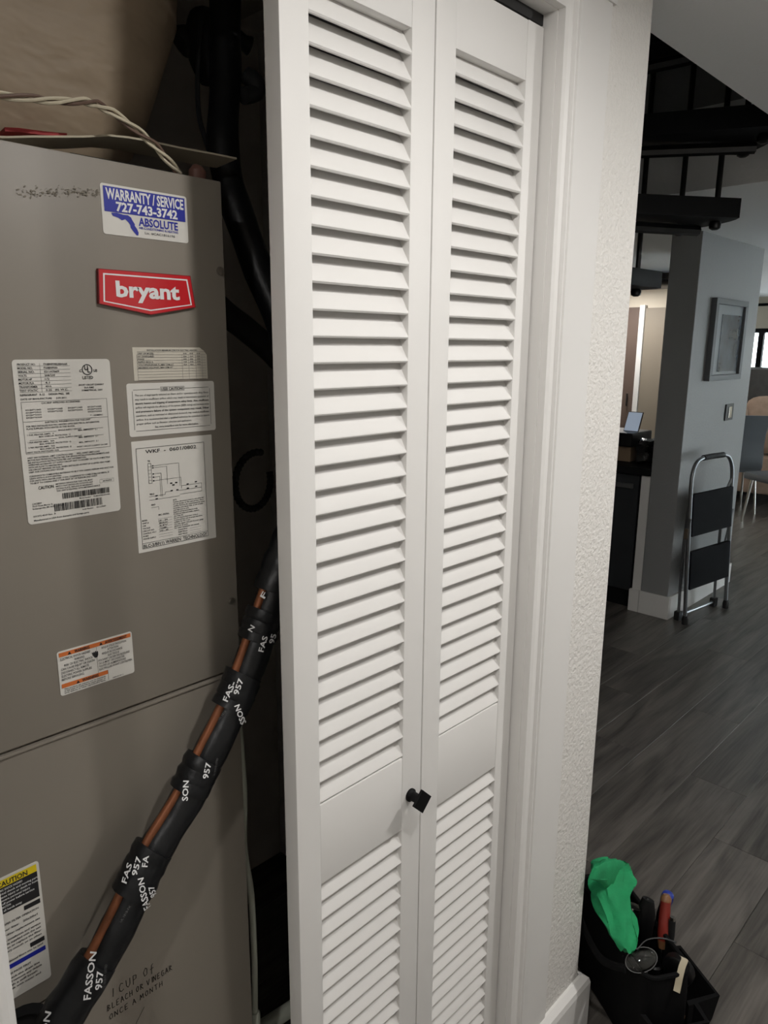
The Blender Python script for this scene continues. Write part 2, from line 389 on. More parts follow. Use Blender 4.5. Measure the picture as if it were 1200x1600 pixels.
# ================================================================== LAMPS
def can_lamp(name, label, loc, watts, rad=.045, col=(1.0, .975, .945)):
    x, y, z = loc
    t = thing(name, label, 'ceiling lamp', (x, y, z))
    rim = MB().lathe([(rad, 0), (rad+.02, -.004), (rad+.022, 0.0), (rad+.02, .003), (rad, .004)], (x, y, z-.003), 28)
    obj('rim', rim, M_trim, t, True)
    obj('lens', MB().lathe([(rad-.002, .002), (rad-.002, -.002)], (x, y, z-.001), 28), M_lampglass, t)
    l = bpy.data.lights.new('lamp_light', 'AREA'); l.shape = 'DISK'; l.size = rad*1.7; l.energy = watts; l.color = col
    lo = bpy.data.objects.new('lamp_light', l); COL.objects.link(lo); lo.parent = t; lo.location = (0, 0, -.010)
    return t
for (lx, ly, lw), ll in zip(HALL_LAMPS, ('round recessed ceiling lamp in the hall in front of the closet doors', 'round recessed ceiling lamp in the hall past the wall corner', 'round recessed ceiling lamp at the left end of the hall')):
    can_lamp('ceiling_lamp', ll, (lx, ly, 2.150), lw)
can_lamp('ceiling_lamp', 'unseen round ceiling lamp added to brighten the cream kitchen wall', (6.9, 2.9, CEIL-.004), KITCHEN_FILL_W)  # unseen lamp, added to brighten the cream kitchen wall

# window light: sampling portal for the sky
def portal(loc, rot, sx, sy):
    pl = bpy.data.lights.new('window_portal', 'AREA'); pl.shape = 'RECTANGLE'; pl.size = sx; pl.size_y = sy; pl.cycles.is_portal = True
    po = bpy.data.objects.new('window_portal', pl); COL.objects.link(po); po.location = loc; po.rotation_euler = rot
portal((XMAX+.13, (WY0+WY1)/2, (WZ0+WZ1)/2), (0, PI/2, 0), WZ1-WZ0, WY1-WY0)
portal(((VX0+VX1)/2, YMIN-.11, VZ1/2), (PI/2, 0, 0), VX1-VX0, VZ1)

# ================================================================== BIFOLD LOUVRED DOOR
DT, DB, TH = 2.012, 0.012, 0.0268
UT, UBm, LT, LB = 1.932, 0.945, 0.820, 0.20          # louvre openings
PITCH_S = 0.0310
def slat_mesh(w):
    # rounded louvre leaning: front edge low, back edge high
    t, dy, dz = 0.0062, 0.0225, 0.0365
    d = Vector((0, dy, dz)).normalized(); n = Vector((0, -d.z, d.y)); L2 = math.hypot(dy, dz)
    pr = []
    for (c, a0) in ((0.003, PI), (L2-.003, 0)):
        for k in range(5):
            a = a0 + (-PI/2 + k*PI/4)
            pr.append(d*(c+.0031*math.cos(a)) + n*(.0031*math.sin(a)))
    b = MB(); b.prism([p + Vector((0, .002, 0)) for p in pr], (0, 0, 0), (w, 0, 0))
    return b.mesh('slat', M_door, True)
def door_panel(name, label, x0, x1, o0, o1):
    t = thing(name, label, 'louvred door', (x0, 0, DB), group='folding closet door leaves')
    c = .0022
    obj('stile', MB().box(x0, o0, 0, TH, DB, DT, c), M_door, t, True)
    obj('stile', MB().box(o1, x1, 0, TH, DB, DT, c), M_door, t, True)
    obj('rail', MB().box(o0-.0005, o1+.0005, .0004, TH-.0004, UT, DT-.0005, c), M_door, t, True)
    obj('rail', MB().box(o0-.0005, o1+.0005, .0004, TH-.0004, LT, UBm, c), M_door, t, True)
    obj('rail', MB().box(o0-.0005, o1+.0005, .0004, TH-.0004, DB, LB, c), M_door, t, True)
    sm = slat_mesh(o1-o0+.004)
    def run(top, bot):
        n = int(round((top-bot)/PITCH_S)); p = (top-bot)/n
        for i in range(n):
            s = obj('slat', sm, None, t); s.location = (o0-.002, 0, top-(i+1)*p+.002)
    run(UT, UBm); run(LT, LB)
    return t
XA, XB, XC, XD = 0.5327, 0.781, 0.783, 1.0265
d1 = door_panel('bifold_door_panel', 'white louvred closet door leaf with black diamond knob and free left edge', XA, XB, .5735, .738)
d2 = door_panel('bifold_door_panel', 'white louvred closet door leaf hinged beside the casing', XC, XD, .8240, .9850)
# knob
k0 = Vector((.7565, 0, .874))
kn = obj('knob', MB().lathe([(.0105, 0), (.0105, .003), (.0075, .006), (.0075, .014), (.009, .022)], seg=20, M=Matrix.Translation(k0) @ Matrix.Rotation(PI/2, 4, 'X')), M_knob, d1, True)
kn['label'] = 'black diamond-shaped knob'
a = .0198; ky = -.022
dm = [(k0.x, ky, k0.z+a), (k0.x+a, ky, k0.z), (k0.x, ky, k0.z-a), (k0.x-a, ky, k0.z)]
obj('knob_plate', MB().prism(dm, (0, 0, 0), (0, -.0045, 0)), M_knob, kn)
# hinge pivots between leaf and jamb
obj('pivot_bracket', MB().box(XD, OR-.003, .004, .022, 1.335, 1.365, .001), M_trim, d2)

# ================================================================== AIR HANDLER
CY = 0.145; CX0, CX1, CT, SEAM = -0.02, 0.552, 1.750, 1.1055
ah = thing('air_handler', 'grey-brown metal air handler cabinet covered in stickers inside the closet', 'air handler', (.27, .45, 0.28))
obj('casing_body', MB().box(CX0, CX1, CY+.006, .72, .30, CT-.004, .002), M_cab, ah)
obj('upper_panel', MB().box(CX0, CX1, CY, CY+.012, SEAM+.003, CT, .0018), M_cab, ah, True)
xr = CX1-.004
obj('lower_panel', MB().prism([(CX0, CY+.0005, .765), (.262, CY+.0005, .765), (.262, CY+.0005, .30), (xr, CY+.0005, .30), (xr, CY+.0005, SEAM-.002), (CX0, CY+.0005, SEAM-.002)], (0, 0, 0), (0, .0115, 0)), M_cab, ah)
obj('base_panel', MB().box(CX0, .262, CY+.004, CY+.012, .30, .760, .001), M_cab, ah, True)
obj('panel_lip', MB().box(CX0, CX1-.012, CY-.0022, CY+.004, SEAM-.004, SEAM-.0005, .0006), M_cab, ah)
obj('pipe_collar', MB().lathe([(.040, 0), (.042, .004), (.030, .006), (.030, 0.001)], seg=24, M=Matrix.Translation((.212, CY+.004, .735)) @ Matrix.Rotation(PI/2, 4, 'X')), M_rubber, ah, True)
for px, py in ((348, 424), (365, 938)):
    p = wy(px, py, CY)
    obj('screw', MB().lathe([(.0052, 0), (.0052, .0015), (.0042, .0035), (.0015, .004)], seg=12, M=Matrix.Translation((p.x-.004, CY, p.z)) @ Matrix.Rotation(PI/2, 4, 'X')), M_screw, ah, True)
obj('plinth', MB().box(CX0, CX1, .16, .72, 0, .30), M_closet, ah)
# grime smear near the top edge
rg = random.Random(5); b = MB()
for i in range(170):
    u = rg.random()**.8; x = .306 + u*.09; z = 1.703 + .012*u + rg.gauss(0, .0022); s = rg.uniform(.0003, .0009)
    a0 = rg.uniform(0, 6); b.add([(x+s*rg.uniform(.6, 2.2)*math.cos(a0+k*PI/3), CY-.0002-i*8e-6, z+s*math.sin(a0+k*PI/3)) for k in range(6)], [tuple(range(6))])
st = obj('grime_smear', b, M_stain, ah); st['kind'] = 'stuff'

def sticker(x0, x1, z0, z1, m=None, r=.003, label=None, poly=None):
    y = CY-.0006
    pts = poly if poly else rrect(x0, x1, z0, z1, r, y)
    o = obj('sticker', MB().prism(pts, (0, 0, 0), (0, .0007, 0)), m or M_white, ah)
    if label: o['label'] = label
    return o
YP, YQ = CY-.0010, CY-.0013
# --- warranty sticker
x0, x1, z0, z1 = .396, .502, 1.673, 1.7255
s = sticker(x0, x1, z0, z1, label='blue and white warranty service sticker')
W, H = x1-x0, z1-z0
p = Print(x0, z1, YP); p.rect(.003, .0025, W-.003, .0287).text(.0425, .0393, 'ABSOLUTE', .0085, width=.050, bold=.03)
p.text(.0425, .0430, 'AIR CONDITIONING & HEATING', .0025, width=.050, bold=.015)
fla = [(.0105, .0296), (.0170, .0290), (.0245, .0302), (.0300, .0300), (.0335, .0318), (.0352, .0350), (.0378, .0385), (.0376, .0402), (.0402, .0436), (.0418, .0472), (.0412, .0502), (.0388, .0500), (.0352, .0462), (.0325, .0430), (.0322, .0400), (.0300, .0372), (.0265, .0346), (.0225, .0362), (.0185, .0340), (.0120, .0326)]
p.poly(fla); p.build(M_blue, s)
p = Print(x0, z1, YQ); p.text(.0055, .0152, 'WARRANTY / SERVICE', .0108, width=.0955, bold=.03).text(.0165, .0268, '727-743-3742', .0092, width=.076, bold=.035); p.build(M_inkw, s)
Print(x0, z1, YP).text(.0495, .0478, 'Lic. #CAC1816196', .0025, width=.0385).build(M_inkg, s)
# --- bryant badge
bx0, bx1, bz0, bz1 = .385, .503, 1.588, 1.6355
pts = [(bx0, CY, bz1), (bx1-.003, CY, bz1), (bx1+.002, CY, bz0+.011), (bx0+.060, CY, bz0), (bx0-.002, CY, bz0+.010)]
bd = obj('badge', MB().prism(pts, (0, 0, 0), (0, -.0045, 0)), M_rim, ah); bd['label'] = 'red shield-shaped maker badge'
yb = CY-.0046
cx_, cz_ = sum(q[0] for q in pts)/5, sum(q[2] for q in pts)/5
def shr(k, y): return [(cx_+(q[0]-cx_)*k, y, cz_+(q[2]-cz_)*(k-(1-k)*1.2)) for q in pts]
obj('badge_face', MB().add(shr(.985, yb), [(0, 1, 2, 3, 4)]), M_red, bd)
A_, B_ = shr(.915, yb-.0003), shr(.885, yb-.0003)
obj('badge_outline', MB().add(A_+B_, [(i, (i+1) % 5, 5+(i+1) % 5, 5+i) for i in range(5)]), M_inkw, bd)
Print(bx0, bz1, yb-.0006).text(.0185, .0285, 'bryant', .0165, width=.0800, bold=.035).build(M_inkw, bd)
# --- big rating plate
x0, x1, z0, z1 = .286, .392, 1.3615, 1.538
s = sticker(x0, x1, z0, z1, r=.004, label='white rating plate sticker with two barcodes')
p = Print(x0, z1, YP)
rows = [('PRODUCT NO.', 'FX4BNF030L00AAAA'), ('MODEL NO.', 'FX4BNF030'), ('SERIAL NO.', '0211A70609'), ('VOLTS', '208/230'), ('MOTOR HP', '1/2'), ('MOTOR FLA', '4.1'), ('TRANSFORMER', '40VA'), ('TEST STATIC', '0.25   IN. W.C.')]
for i, (l, r_) in enumerate(rows):
    v = .0060+.0039*i
    p.text(.005, v, l, .0021, width=min(.020, .0017*len(l))).text(.032, v, r_, .0021, width=min(.026, .0016*len(r_)))
    p.line(.005, v+.0008, .060, v+.0008, .00025)
p.line(.028, .0040, .028, .0345, .00025)
p.text(.005, .0378, 'REFRIGERANT   R-22     DESIGN PRES.  300', .0021, width=.052).text(.005, .0420, 'DATE OF MANUFACTURE      JUN 2011', .0018, width=.048)
p.ring(.0790, .0115, .0060, .0010).text(.0757, .0118, 'U', .0046, bold=.03).text(.0790, .0146, 'L', .0046, bold=.03)
p.text(.0700, .0140, 'C', .0027, bold=.03).text(.0860, .0140, 'US', .0027, bold=.03).text(.0730, .0218, 'LISTED', .0032, width=.0120, bold=.02)
p.text(.068, .0290, 'SHORT CIRCUIT CURRENT', .0018, width=.029).text(.074, .0320, '5kA RMS', .0018, width=.011).text(.071, .0350, 'SYMMETRICAL, 230V', .0018, width=.024)
p.frame(.005, .0440, .099, .0995, .0003).line(.005, .0650, .099, .0650, .0003)
p.text(.026, .0468, 'CAC/BDP APPROVED ACCESSORIES', .0018, width=.042)
for c, n in ((.009, 4), (.032, 2), (.054, 2), (.076, 3)):
    for i in range(n): p.text(c, .0535+.0027*i, 'KFCEH**%d1N%02d' % (i+1, 5*(i+1)), .0016, width=.016)
p.text(.078, .0630, '** - NUMERIC', .0015, width=.015)
p.text(.028, .0675, 'ELECTRICAL INFORMATION FOR THIS UNIT', .0017, width=.050)
for v, t, w in ((.0708, 'FOR FIELD INSTALLED ELECTRIC HEATERS APPLY ELECTRICAL INFORMATION', .080), (.0735, 'PLATE SUPPLIED WITH HEATER IN THIS BLOCK.', .052)): p.text(.008, v, t, .0017, width=w)
for v, q in ((.0770, 'SINGLE SUPPLY CIRCUIT'), (.0850, 'DUAL SUPPLY CIRCUIT')): p.text(.041, v, q, .0016, width=.026).line(.010, v, .039, v, .0003).line(.069, v, .092, v, .0003)
for v, q in ((.0800, '1 FLR HEATER AMPS   0'), (.0880, '1 FLR HEATER AMPS   N/A'), (.0935, '2 FLR HEATER AMPS   N/A')):
    p.text(.008, v, q, .0016, width=.028).text(.020, v+.0025, 'MAX. OVERCUR. PROTECTION  15', .0016, width=.034).text(.063, v-.0012, 'MIN. AMPACITY  5.1', .0016, width=.022)
p.text(.006, .0985, 'HEAT PACK INSTALLED: N/A', .0015, width=.034).text(.060, .0970, 'SHORT CIRCUIT CURRENT 5kA RMS', .0014, width=.036)
para = ['UNIT HAS INTERNAL LIMIT CONTROLS AND      WILL ASSIST LIMIT LOAD', 'MOTOR ELECTRONICALLY PROTECTED. FOR SERVICE INSTALLATION REQUIREMENTS AND', 'SEE INSTALLATION INSTRUCTIONS PER UNIT INFORMATION.', 'APPROVED ACCESSORY KIT SUPPLY CIRCUIT NOT TO EXCEED 150 VOLTS IF MULTIPLE', 'WITH AIR FLOW TO HEATERS MAX.', 'USE CIRCUIT BREAKER OR FUSE. WHEN INSTALLED AS PART OF A LISTED HEAT PUMP', 'UNIT. FOR COOLING ONLY SYSTEM.']
for i, t in enumerate(para): p.text(.006, .1045+.0026*i, t, .0017, width=min(.092, .00125*len(t)))
para = ['CLEARANCE TO COMBUSTIBLE MATERIALS TO BE 0" FOR CASING, PLENUM AND DUCT FOR', 'UNITS WITH 0-10 KW HEATERS.', 'FOR UNITS WITH HEATER OVER 10 KW, CLEARANCE TO COMBUSTIBLE MATERIAL IS', 'TO BE 0" TO CASING AND 1" FOR FIRST 36" OF PLENUM AND DUCT.']
for i, t in enumerate(para): p.text(.006, .1245+.0026*i, t, .0017, width=min(.095, .00127*len(t)))
p.text(.014, .1390, 'CAUTION', .0034, width=.0165, bold=.02)
for i, t in enumerate(('METERING DEVICE FOR THIS COIL MUST', 'MATCH THAT SHOWN ON OUTDOOR UNIT', 'RATING PLATE. REPLACE IF NECESSARY.', 'THIS UNIT IS EQUIPPED WITH METERING DEVICE')): p.text(.033, .1362+.0026*i, t, .0016, width=.042 if i < 3 else .050)
p.frame(.083, .1365, .100, .1405, .0002).text(.087, .1393, '40-73107738', .0015, width=.0105)
p.bars(.0390, .1465, .0940, .1530, 4).text(.058, .1557, 'Model Number     FX4BNF030L00AAAA', .0016, width=.036, bold=.015)
p.bars(.0290, .1575, .0840, .1660, 9).text(.060, .1690, 'Serial Number      0211A70609', .0016, width=.028, bold=.015)
for i, t in enumerate(('CAC/BDP', '7310 West Morris St.', 'Indianapolis, IN 46231  U.S.A')): p.text(.006, .1550+.0027*i, t, .0017, width=(.010, .022, .034)[i])
p.text(.006, .1690, '331372-401P Rev.  B', .0018, width=.024).text(.006, .1735, 'Manufactured in USA from domestic and foreign parts.', .0018, width=.062)
p.build(M_ink, s)
# --- small filter table, clipped corner
x0, x1, z0, z1 = .4205, .520, 1.5125, 1.5510
pts = [(x0, CY-.0006, z0), (x1, CY-.0006, z0), (x1, CY-.0006, z1-.009), (x1-.004, CY-.0006, z1-.004), (x1-.010, CY-.0006, z1), (x0, CY-.0006, z1)]
s = sticker(0, 0, 0, 0, M_cream2, poly=pts, label='cream table sticker with one torn corner')
p = Print(x0, z1, YP)
p.text(.018, .0042, 'INSTALLATION MINIMUM CFM FOR ELECTRIC HEATERS', .0018, width=.068)
for i in range(11): p.line(.005, .0052+.0033*i, .0975, .0052+.0033*i, .00025)
for u in (.005, .064, .073, .083, .092): p.line(u, .0085, u, .0382, .00025)
for i, t in enumerate(('UNIT OR MODEL', 'kW CONFIGURED', 'PHASE', 'SUPPLY BOX %', 'VOLT/PH/SUP/AIR FL MIN CFM AT', 'MIN/MAX VOL/PH/FL MIN CFM AT')): p.text(.006, .0080+.0033*i, t, .0018, width=.0016*len(t))
for i in range(5):
    for u in (.066, .075, .085): p.text(u, .0080+.0033*i, ('018', '024', '030')[i % 3], .0016, width=.0045)
p.build(M_inkg, s)
# --- user caution sticker
x0, x1, z0, z1 = .410, .5285, 1.4470, 1.5095
s = sticker(x0, x1, z0, z1, r=.003, label='white user caution sticker with a rounded black border')
p = Print(x0, z1, YP)
p.line(.008, .0075, .042, .0075, .0004).line(.076, .0075, .110, .0075, .0004).line(.008, .0560, .110, .0560, .0004).line(.0065, .009, .0065, .0545, .0004).line(.1115, .009, .1115, .0545, .0004)
p.frame(.0430, .0050, .0755, .0102, .0003).text(.0442, .0093, 'USER CAUTION!!', .0034, width=.0300)
par = [('The use of improperly selected air filters and/or operation with dirty filters', 0), ('may result in insufficient airflow which may result in intermittent operation of', 0), ('electric heaters and tripping of temperature safety limits. Also, insufficient', 1), ('airflow will degrade the efficiency of the system (SEER rating) and increase noise', 0), ('and premature failure of the system component may result. Other', 1), ('conditions, such as restricted or obstructed ductwork may result in insufficient', 0), ('airflow. It is recommended that a qualified technician be consulted to ensure', 0), ('proper airflow such as filtration selection and application.', 0)]
for i, (t, bo) in enumerate(par): p.text(.0095, .0150+.0048*i, t, .0023, width=.100 if i < 7 else .074, bold=.018 if bo else .004)
p.text(.033, .0535, 'See www.iowairflow.com for more information.', .0023, width=.060, bold=.01)
p.build(M_ink, s)
# --- wiring diagram
x0, x1, z0, z1 = .4110, .5215, 1.3040, 1.4415
s = sticker(x0, x1, z0, z1, r=.0008, label='white wiring diagram sheet')
p = Print(x0, z1, YP)
p.frame(.005, .0085, .0985, .1330, .0005).text(.017, .0155, 'WKF  -  0601/0802', .0042, width=.070)
p.frame(.019, .028, .0235, .053, .0004)
for i in range(6): p.line(.019, .028+.0042*i, .0235, .028+.0042*i, .0003)
p.text(.019, .0262, 'TB', .002, bold=.02)
for v in (.0315, .034, .0415, .0455, .0500): p.rect(.0245, v-.0008, .0265, v+.0008)
L_ = [((.0265, .0315), (.061, .0315)), ((.061, .0315), (.061, .061)), ((.0265, .034), (.044, .034)), ((.044, .034), (.044, .056)), ((.0265, .0415), (.036, .0415)), ((.036, .0415), (.036, .071)), ((.0265, .0455), (.034, .0455)), ((.034, .0455), (.034, .071)), ((.0265, .05), (.063, .05)), ((.063, .05), (.063, .0645)), ((.063, .061), (.092, .061)), ((.058, .0665), (.092, .0665)), ((.018, .069), (.040, .069)), ((.018, .0735), (.060, .0735)), ((.040, .069), (.040, .066)), ((.040, .066), (.048, .066)), ((.060, .0715), (.092, .0715)), ((.092, .061), (.092, .0715)), ((.020, .083), (.030, .083)), ((.030, .083), (.030, .087))]
for (a_, b_) in L_: p.line(a_[0], a_[1], b_[0], b_[1], .00035)
for (u, v) in ((.049, .056), (.052, .0585), (.056, .056), (.049, .0655), (.057, .0655), (.084, .0585), (.084, .0645), (.072, .0600), (.072, .0655), (.028, .0690), (.028, .0730)): p.rect(u-.0016, v-.0008, u+.0016, v+.0008)
p.text(.019, .0670, 'FIELD', .0018, bold=.02).text(.020, .0805, 'GND', .0018, bold=.02)
for i, t in enumerate(('MODEL', 'UNIT #', 'CFM', 'VOLTAGE', 'CIRCUIT NO.', 'CONTROL VOLT.', 'FUSES', 'POWER SUPPLY')): p.text(.007, .0985+.0033*i, t, .0018, width=.0014*len(t)).line(.028, .0987+.0033*i, .047, .0987+.0033*i, .0002)
p.text(.029, .0945, 'MC-30/36L', .0020, width=.015, bold=.02)
for i, t in enumerate(('10 - 24', '208/230-60-1', '24V', '2', '230 - 60')): p.text(.029, .1015+.0033*i, t, .0016, width=.012)
nt_ = ['NOTE:', 'Caution: disconnect power to unit when any', 'of a ty change, or the unit service. Allow', 'cooling. Remove the control panel for wires', 'accurate and clamp fully on all circuits.', 'use lugs and to unit.', 'Replace wiring according to code.', 'If internal heat and used, replace.', 'the heat kit.', 'Do not bypass limit fuse control.', 'Connect power only to proper line wires', 'suitable for 75 C min.', 'Use only copper wire and of proper gauge', 'based on all codes.', 'For other installation see manual.']
for i, t in enumerate(nt_): p.text(.050, .0785+.0026*i, t, .0017, width=.00105*len(t))
for i, t in enumerate(('Control Wires', 'Field Wires', 'Line Wires')): p.text(.055, .1180+.0030*i, t, .0018, width=.013).line(.072, .1180+.0030*i, .088, .1180+.0030*i, .0002)
p.line(.005, .1262, .0985, .1262, .0004).text(.0065, .1318, 'BLC-3/BF(1)', .0040, width=.028).text(.0365, .1318, 'WARREN  TECHNOLOGY', .0044, width=.060)
p.build(M_ink, s)
# --- electrical shock warning
x0, x1, z0, z1 = .302, .394, 1.1525, 1.2075
s = sticker(x0, x1, z0, z1, r=.003, label='orange and white electric shock warning sticker')
for r4 in ((.002, .0018, .090, .0068), (.002, .0405, .058, .0455)): Print(x0, z1, YP).rect(*r4).build(M_orange, s, 'print_band')
p = Print(x0, z1, YQ)
for u, v in ((.012, .0062), (.050, .0062), (.019, .0450)): p.poly([(u, v), (u+.0042, v), (u+.0021, v-.0036)])
p.text(.020, .0060, 'WARNING', .0034, width=.018, bold=.03).text(.057, .0060, 'AVERTISSEMENT', .0034, width=.028, bold=.03).text(.026, .0448, 'WARNING', .0034, width=.020, bold=.03)
for i, t in enumerate(('ELECTRICAL SHOCK HAZARD', 'WARNING:', 'RISK OF ELECTRIC SHOCK', 'CAN CAUSE INJURY OR DEATH:', 'DISCONNECT ALL REMOTE', 'ELECTRIC POWER SUPPLIES', 'BEFORE SERVICING.')): p.text(.003+(.016 if i == 1 else .004 if i == 2 else 0), .0112+.0042*i, t, .0028, width=.00155*len(t), bold=.008)
for i, t in enumerate(("RISQUE D'ELECTROCUTION", 'ATTENTION:', 'RISQUE DE DECHARGE', 'ELECTRIQUE', 'POUVANT CAUSER DES BLESSURES', 'OU LA MORT. DECONNECTER', 'TOUTES LES ALIMENTATIONS', "ELECTRIQUES AVANT L'ENTRETIEN.")): p.text(.0475+(.012 if i in (1, 3) else .005 if i in (0, 2) else 0), .0112+.0038*i, t, .0026, width=.00142*len(t), bold=.006)
for i, t in enumerate(('This product can expose you to chemicals', 'in the state of California to cause cancer, or', 'birth defects, or other reproductive harm.')): p.text(.0045, .0482+.0024*i, t, .0018, width=.050)
p.line(.0460, .007, .0460, .0405, .0003).line(.058, .0405, .058, .053, .0003)
hand = [(.0400, .0120), (.0425, .0140), (.0420, .0125), (.0432, .0122), (.0440, .0145), (.0442, .0118), (.0455, .0118), (.0458, .0145), (.0468, .0122), (.0478, .0128), (.0478, .0170), (.0465, .0200), (.0435, .0200), (.0418, .0170)]
p.poly(hand).text(.063, .0530, '338838-402 REV. C', .0013, width=.014)
p.build(M_ink, s)
# --- caution sticker at the lower left
x0, x1, z0, z1 = .150, .2575, .7925, .9575
s = sticker(x0, x1, z0, z1, r=.004, label='tall yellow black and white caution sticker')
Print(x0, z1, YP).rect(.003, .003, .1045, .0125).build(M_yellow, s)
for r4 in ((.003, .0125, .1045, .0470), (.086, .0500, .1045, .0560), (.088, .103, .1045, .109)): Print(x0, z1, YP).rect(*r4).build(M_ink, s, 'print_band')
Print(x0, z1, YP).rect(.003, .1165, .1045, .1225).build(M_blue, s)
Print(x0, z1, YQ).text(.060, .0112, 'CAUTION', .0062, width=.034, bold=.02).build(M_ink, s); p = Print(x0, z1, YQ)
tx = [(.0625, 'PROPER FILTER OPERATION'), (.0700, 'Filter Size:   20x20x1'), (.0770, 'For filter replacement see'), (.0840, 'the installation and service'), (.0890, 'guide supplied with the unit'), (.0940, 'clean or replace the filter'), (.0990, 'every month or as often'), (.1130, 'Additional filters may be used'), (.1300, 'THIS PAGE FIRST'), (.1360, 'Check the drain line'), (.1410, 'and remove any debris'), (.1460, 'with a stiff brush'), (.1510, 'flush with water and')]
for v, t in tx: p.text(.058, v, t, .0026, width=min(.044, .0019*len(t)))
p.build(M_ink, s)
p = Print(x0, z1, YQ)
for i, t in enumerate(('ELECTRIC SHOCK HAZARD', 'Electrical shock and moving parts', 'can cause injury or death to human', 'and severe personal injury', 'turn off power before service', 'INFORMATION', 'Keep all hands away')): p.text(.056, .0170+.0045*i, t, .0026, width=.0015*len(t))
p.build(M_inkw, s)
# --- handwriting in marker: stroke letters
G = {'1': [[(.3, 0), (.45, 1)]], 'C': [[(.8, .85), (.4, 1), (.1, .6), (.15, .15), (.5, 0), (.85, .15)]], 'U': [[(.1, 1), (.12, .3), (.4, 0), (.75, .3), (.8, 1)]], 'P': [[(.1, -.1), (.15, 1), (.7, .9), (.65, .5), (.15, .45)]], 'O': [[(.5, 1), (.1, .6), (.3, .05), (.75, .2), (.8, .8), (.5, 1)]], 'F': [[(.75, 1), (.4, .9), (.35, -.2)], [(.1, .45), (.75, .5)]], 'B': [[(.1, 0), (.12, 1), (.7, .8), (.2, .5), (.8, .25), (.1, 0)]], 'L': [[(.15, 1), (.1, 0), (.8, .05)]], 'E': [[(.8, 1), (.15, .95), (.1, 0), (.8, .05)], [(.15, .5), (.65, .5)]], 'A': [[(.05, 0), (.45, 1), (.85, 0)], [(.2, .4), (.7, .4)]], 'H': [[(.1, 0), (.15, 1)], [(.8, 0), (.8, 1)], [(.12, .5), (.8, .5)]], 'R': [[(.1, 0), (.12, 1), (.75, .8), (.2, .5), (.85, 0)]], 'V': [[(.05, 1), (.4, 0), (.85, 1)]], 'I': [[(.4, 0), (.45, 1)]], 'N': [[(.05, 0), (.1, 1), (.75, .05), (.8, 1)]], 'G': [[(.8, .9), (.3, 1), (.1, .4), (.4, 0), (.8, .1), (.8, .5), (.5, .45)]], 'M': [[(.05, 0), (.15, 1), (.45, .3), (.8, 1), (.9, 0)]], 'T': [[(.05, 1), (.9, 1)], [(.45, 1), (.45, 0)]]}
p = Print(0, 0, CY-.0002)
def scribble(u, z, txt, h, w, sl):
    for ch in txt:
        for stk in G.get(ch, []):
            for (a0, b0), (a1, b1) in zip(stk, stk[1:]): p.line(u+a0*w*.8, -(z+b0*h+a0*w*sl), u+a1*w*.8, -(z+b1*h+a1*w*sl), .0010)
        u += w*(.55 if ch in 'I1 ' else 1.0); z += w*sl*(.55 if ch in 'I1 ' else 1.0)
q = wy(174, 1559, CY); scribble(q.x, q.z, '1 CUP OF', .0130, .0098, -.02)
q = wy(168, 1580, CY); scribble(q.x, q.z, 'BLEACH OR VINEGAR', .0090, .0062, -.02)
q = wy(171, 1594, CY); scribble(q.x, q.z, 'ONCE A MONTH', .0085, .0072, -.02)
q = wy(212, 1600, CY); p.line(q.x, -q.z, q.x+.014, -(q.z+.018), .0008)
o = p.build(M_marker, ah, 'handwriting'); o['label'] = 'handwritten marker note'

# ================================================================== CLOSET: DUCT, LINES, WIRES
# duct: rounded-square plenum in tan wrap, narrower at the foot
def rsq(x0, x1, y0, y1, r, z, n=6, wob=0.0, seed=0):
    out = []
    for cx, cy, a0 in ((x1-r, y1-r, 0), (x0+r, y1-r, 90), (x0+r, y0+r, 180), (x1-r, y0+r, 270)):
        for k in range(n+1):
            a = math.radians(a0+k*90/n); w = wob*math.sin(7*a+z*40+seed)
            out.append((cx+(r+w)*math.cos(a), cy+(r+w)*math.sin(a), z))
    return out
dz_ = [(1.775, .520, .285), (1.80, .540, .272), (1.84, .560, .262), (1.90, .585, .252), (1.97, .605, .246), (2.03, .612, .244), (2.12, .616, .243), (2.25, .618, .243), (2.45, .618, .243), (2.68, .618, .243)]
dt = thing('supply_duct', 'tan plastic-wrapped supply duct above the air handler', 'duct', (.25, .48, 1.77))
obj('wrap', MB().loft([rsq(-.10, xr_, yf_, .72, .10, z_, 8, .003, 1) for z_, xr_, yf_ in dz_]), M_duct, dt, True)
obj('tape_seam', MB().tube([(.05, .2475, 1.93), (.25, .2470, 1.955), (.47, .2475, 1.965)], .0025, 6), M_duct, dt, True)

# curled duct-board flange on top of the cabinet
def sheet(pts_front, depth, t, lift=0.0):
    b = MB(); rings = []
    for p_ in pts_front:
        x, y, z = p_; rings.append([(x, y, z), (x+.004, y+depth, z+lift), (x+.004, y+depth, z+lift+t), (x, y, z+t)])
    return b.loft(rings)
fp = [wy(px, py, .205) for px, py in ((-60, 214), (10, 216), (50, 215), (90, 215), (130, 215), (170, 213), (200, 216), (230, 221), (280, 232), (330, 241), (370, 249))]
bo = tag(obj('duct_board', sheet(fp, .055, .0022, -.002), M_board), 'cream duct board flange curling over the top of the air handler', 'duct board')
rp = [wy(px, py, .225) for px, py in ((8, 205), (30, 206), (60, 210), (90, 213), (105, 214))]
tag(obj('paper_strip', sheet(rp, .035, .004, 0), M_redpaper), 'red paper strip lying behind the cream duct board', 'paper')
tag(obj('insulation_pad', MB().box(.385, .520, .190, .245, 1.7465, 1.762, .004), M_foam), 'dark insulation pad tucked under the curled duct board', 'insulation')
q = wy(308, 262, .20)
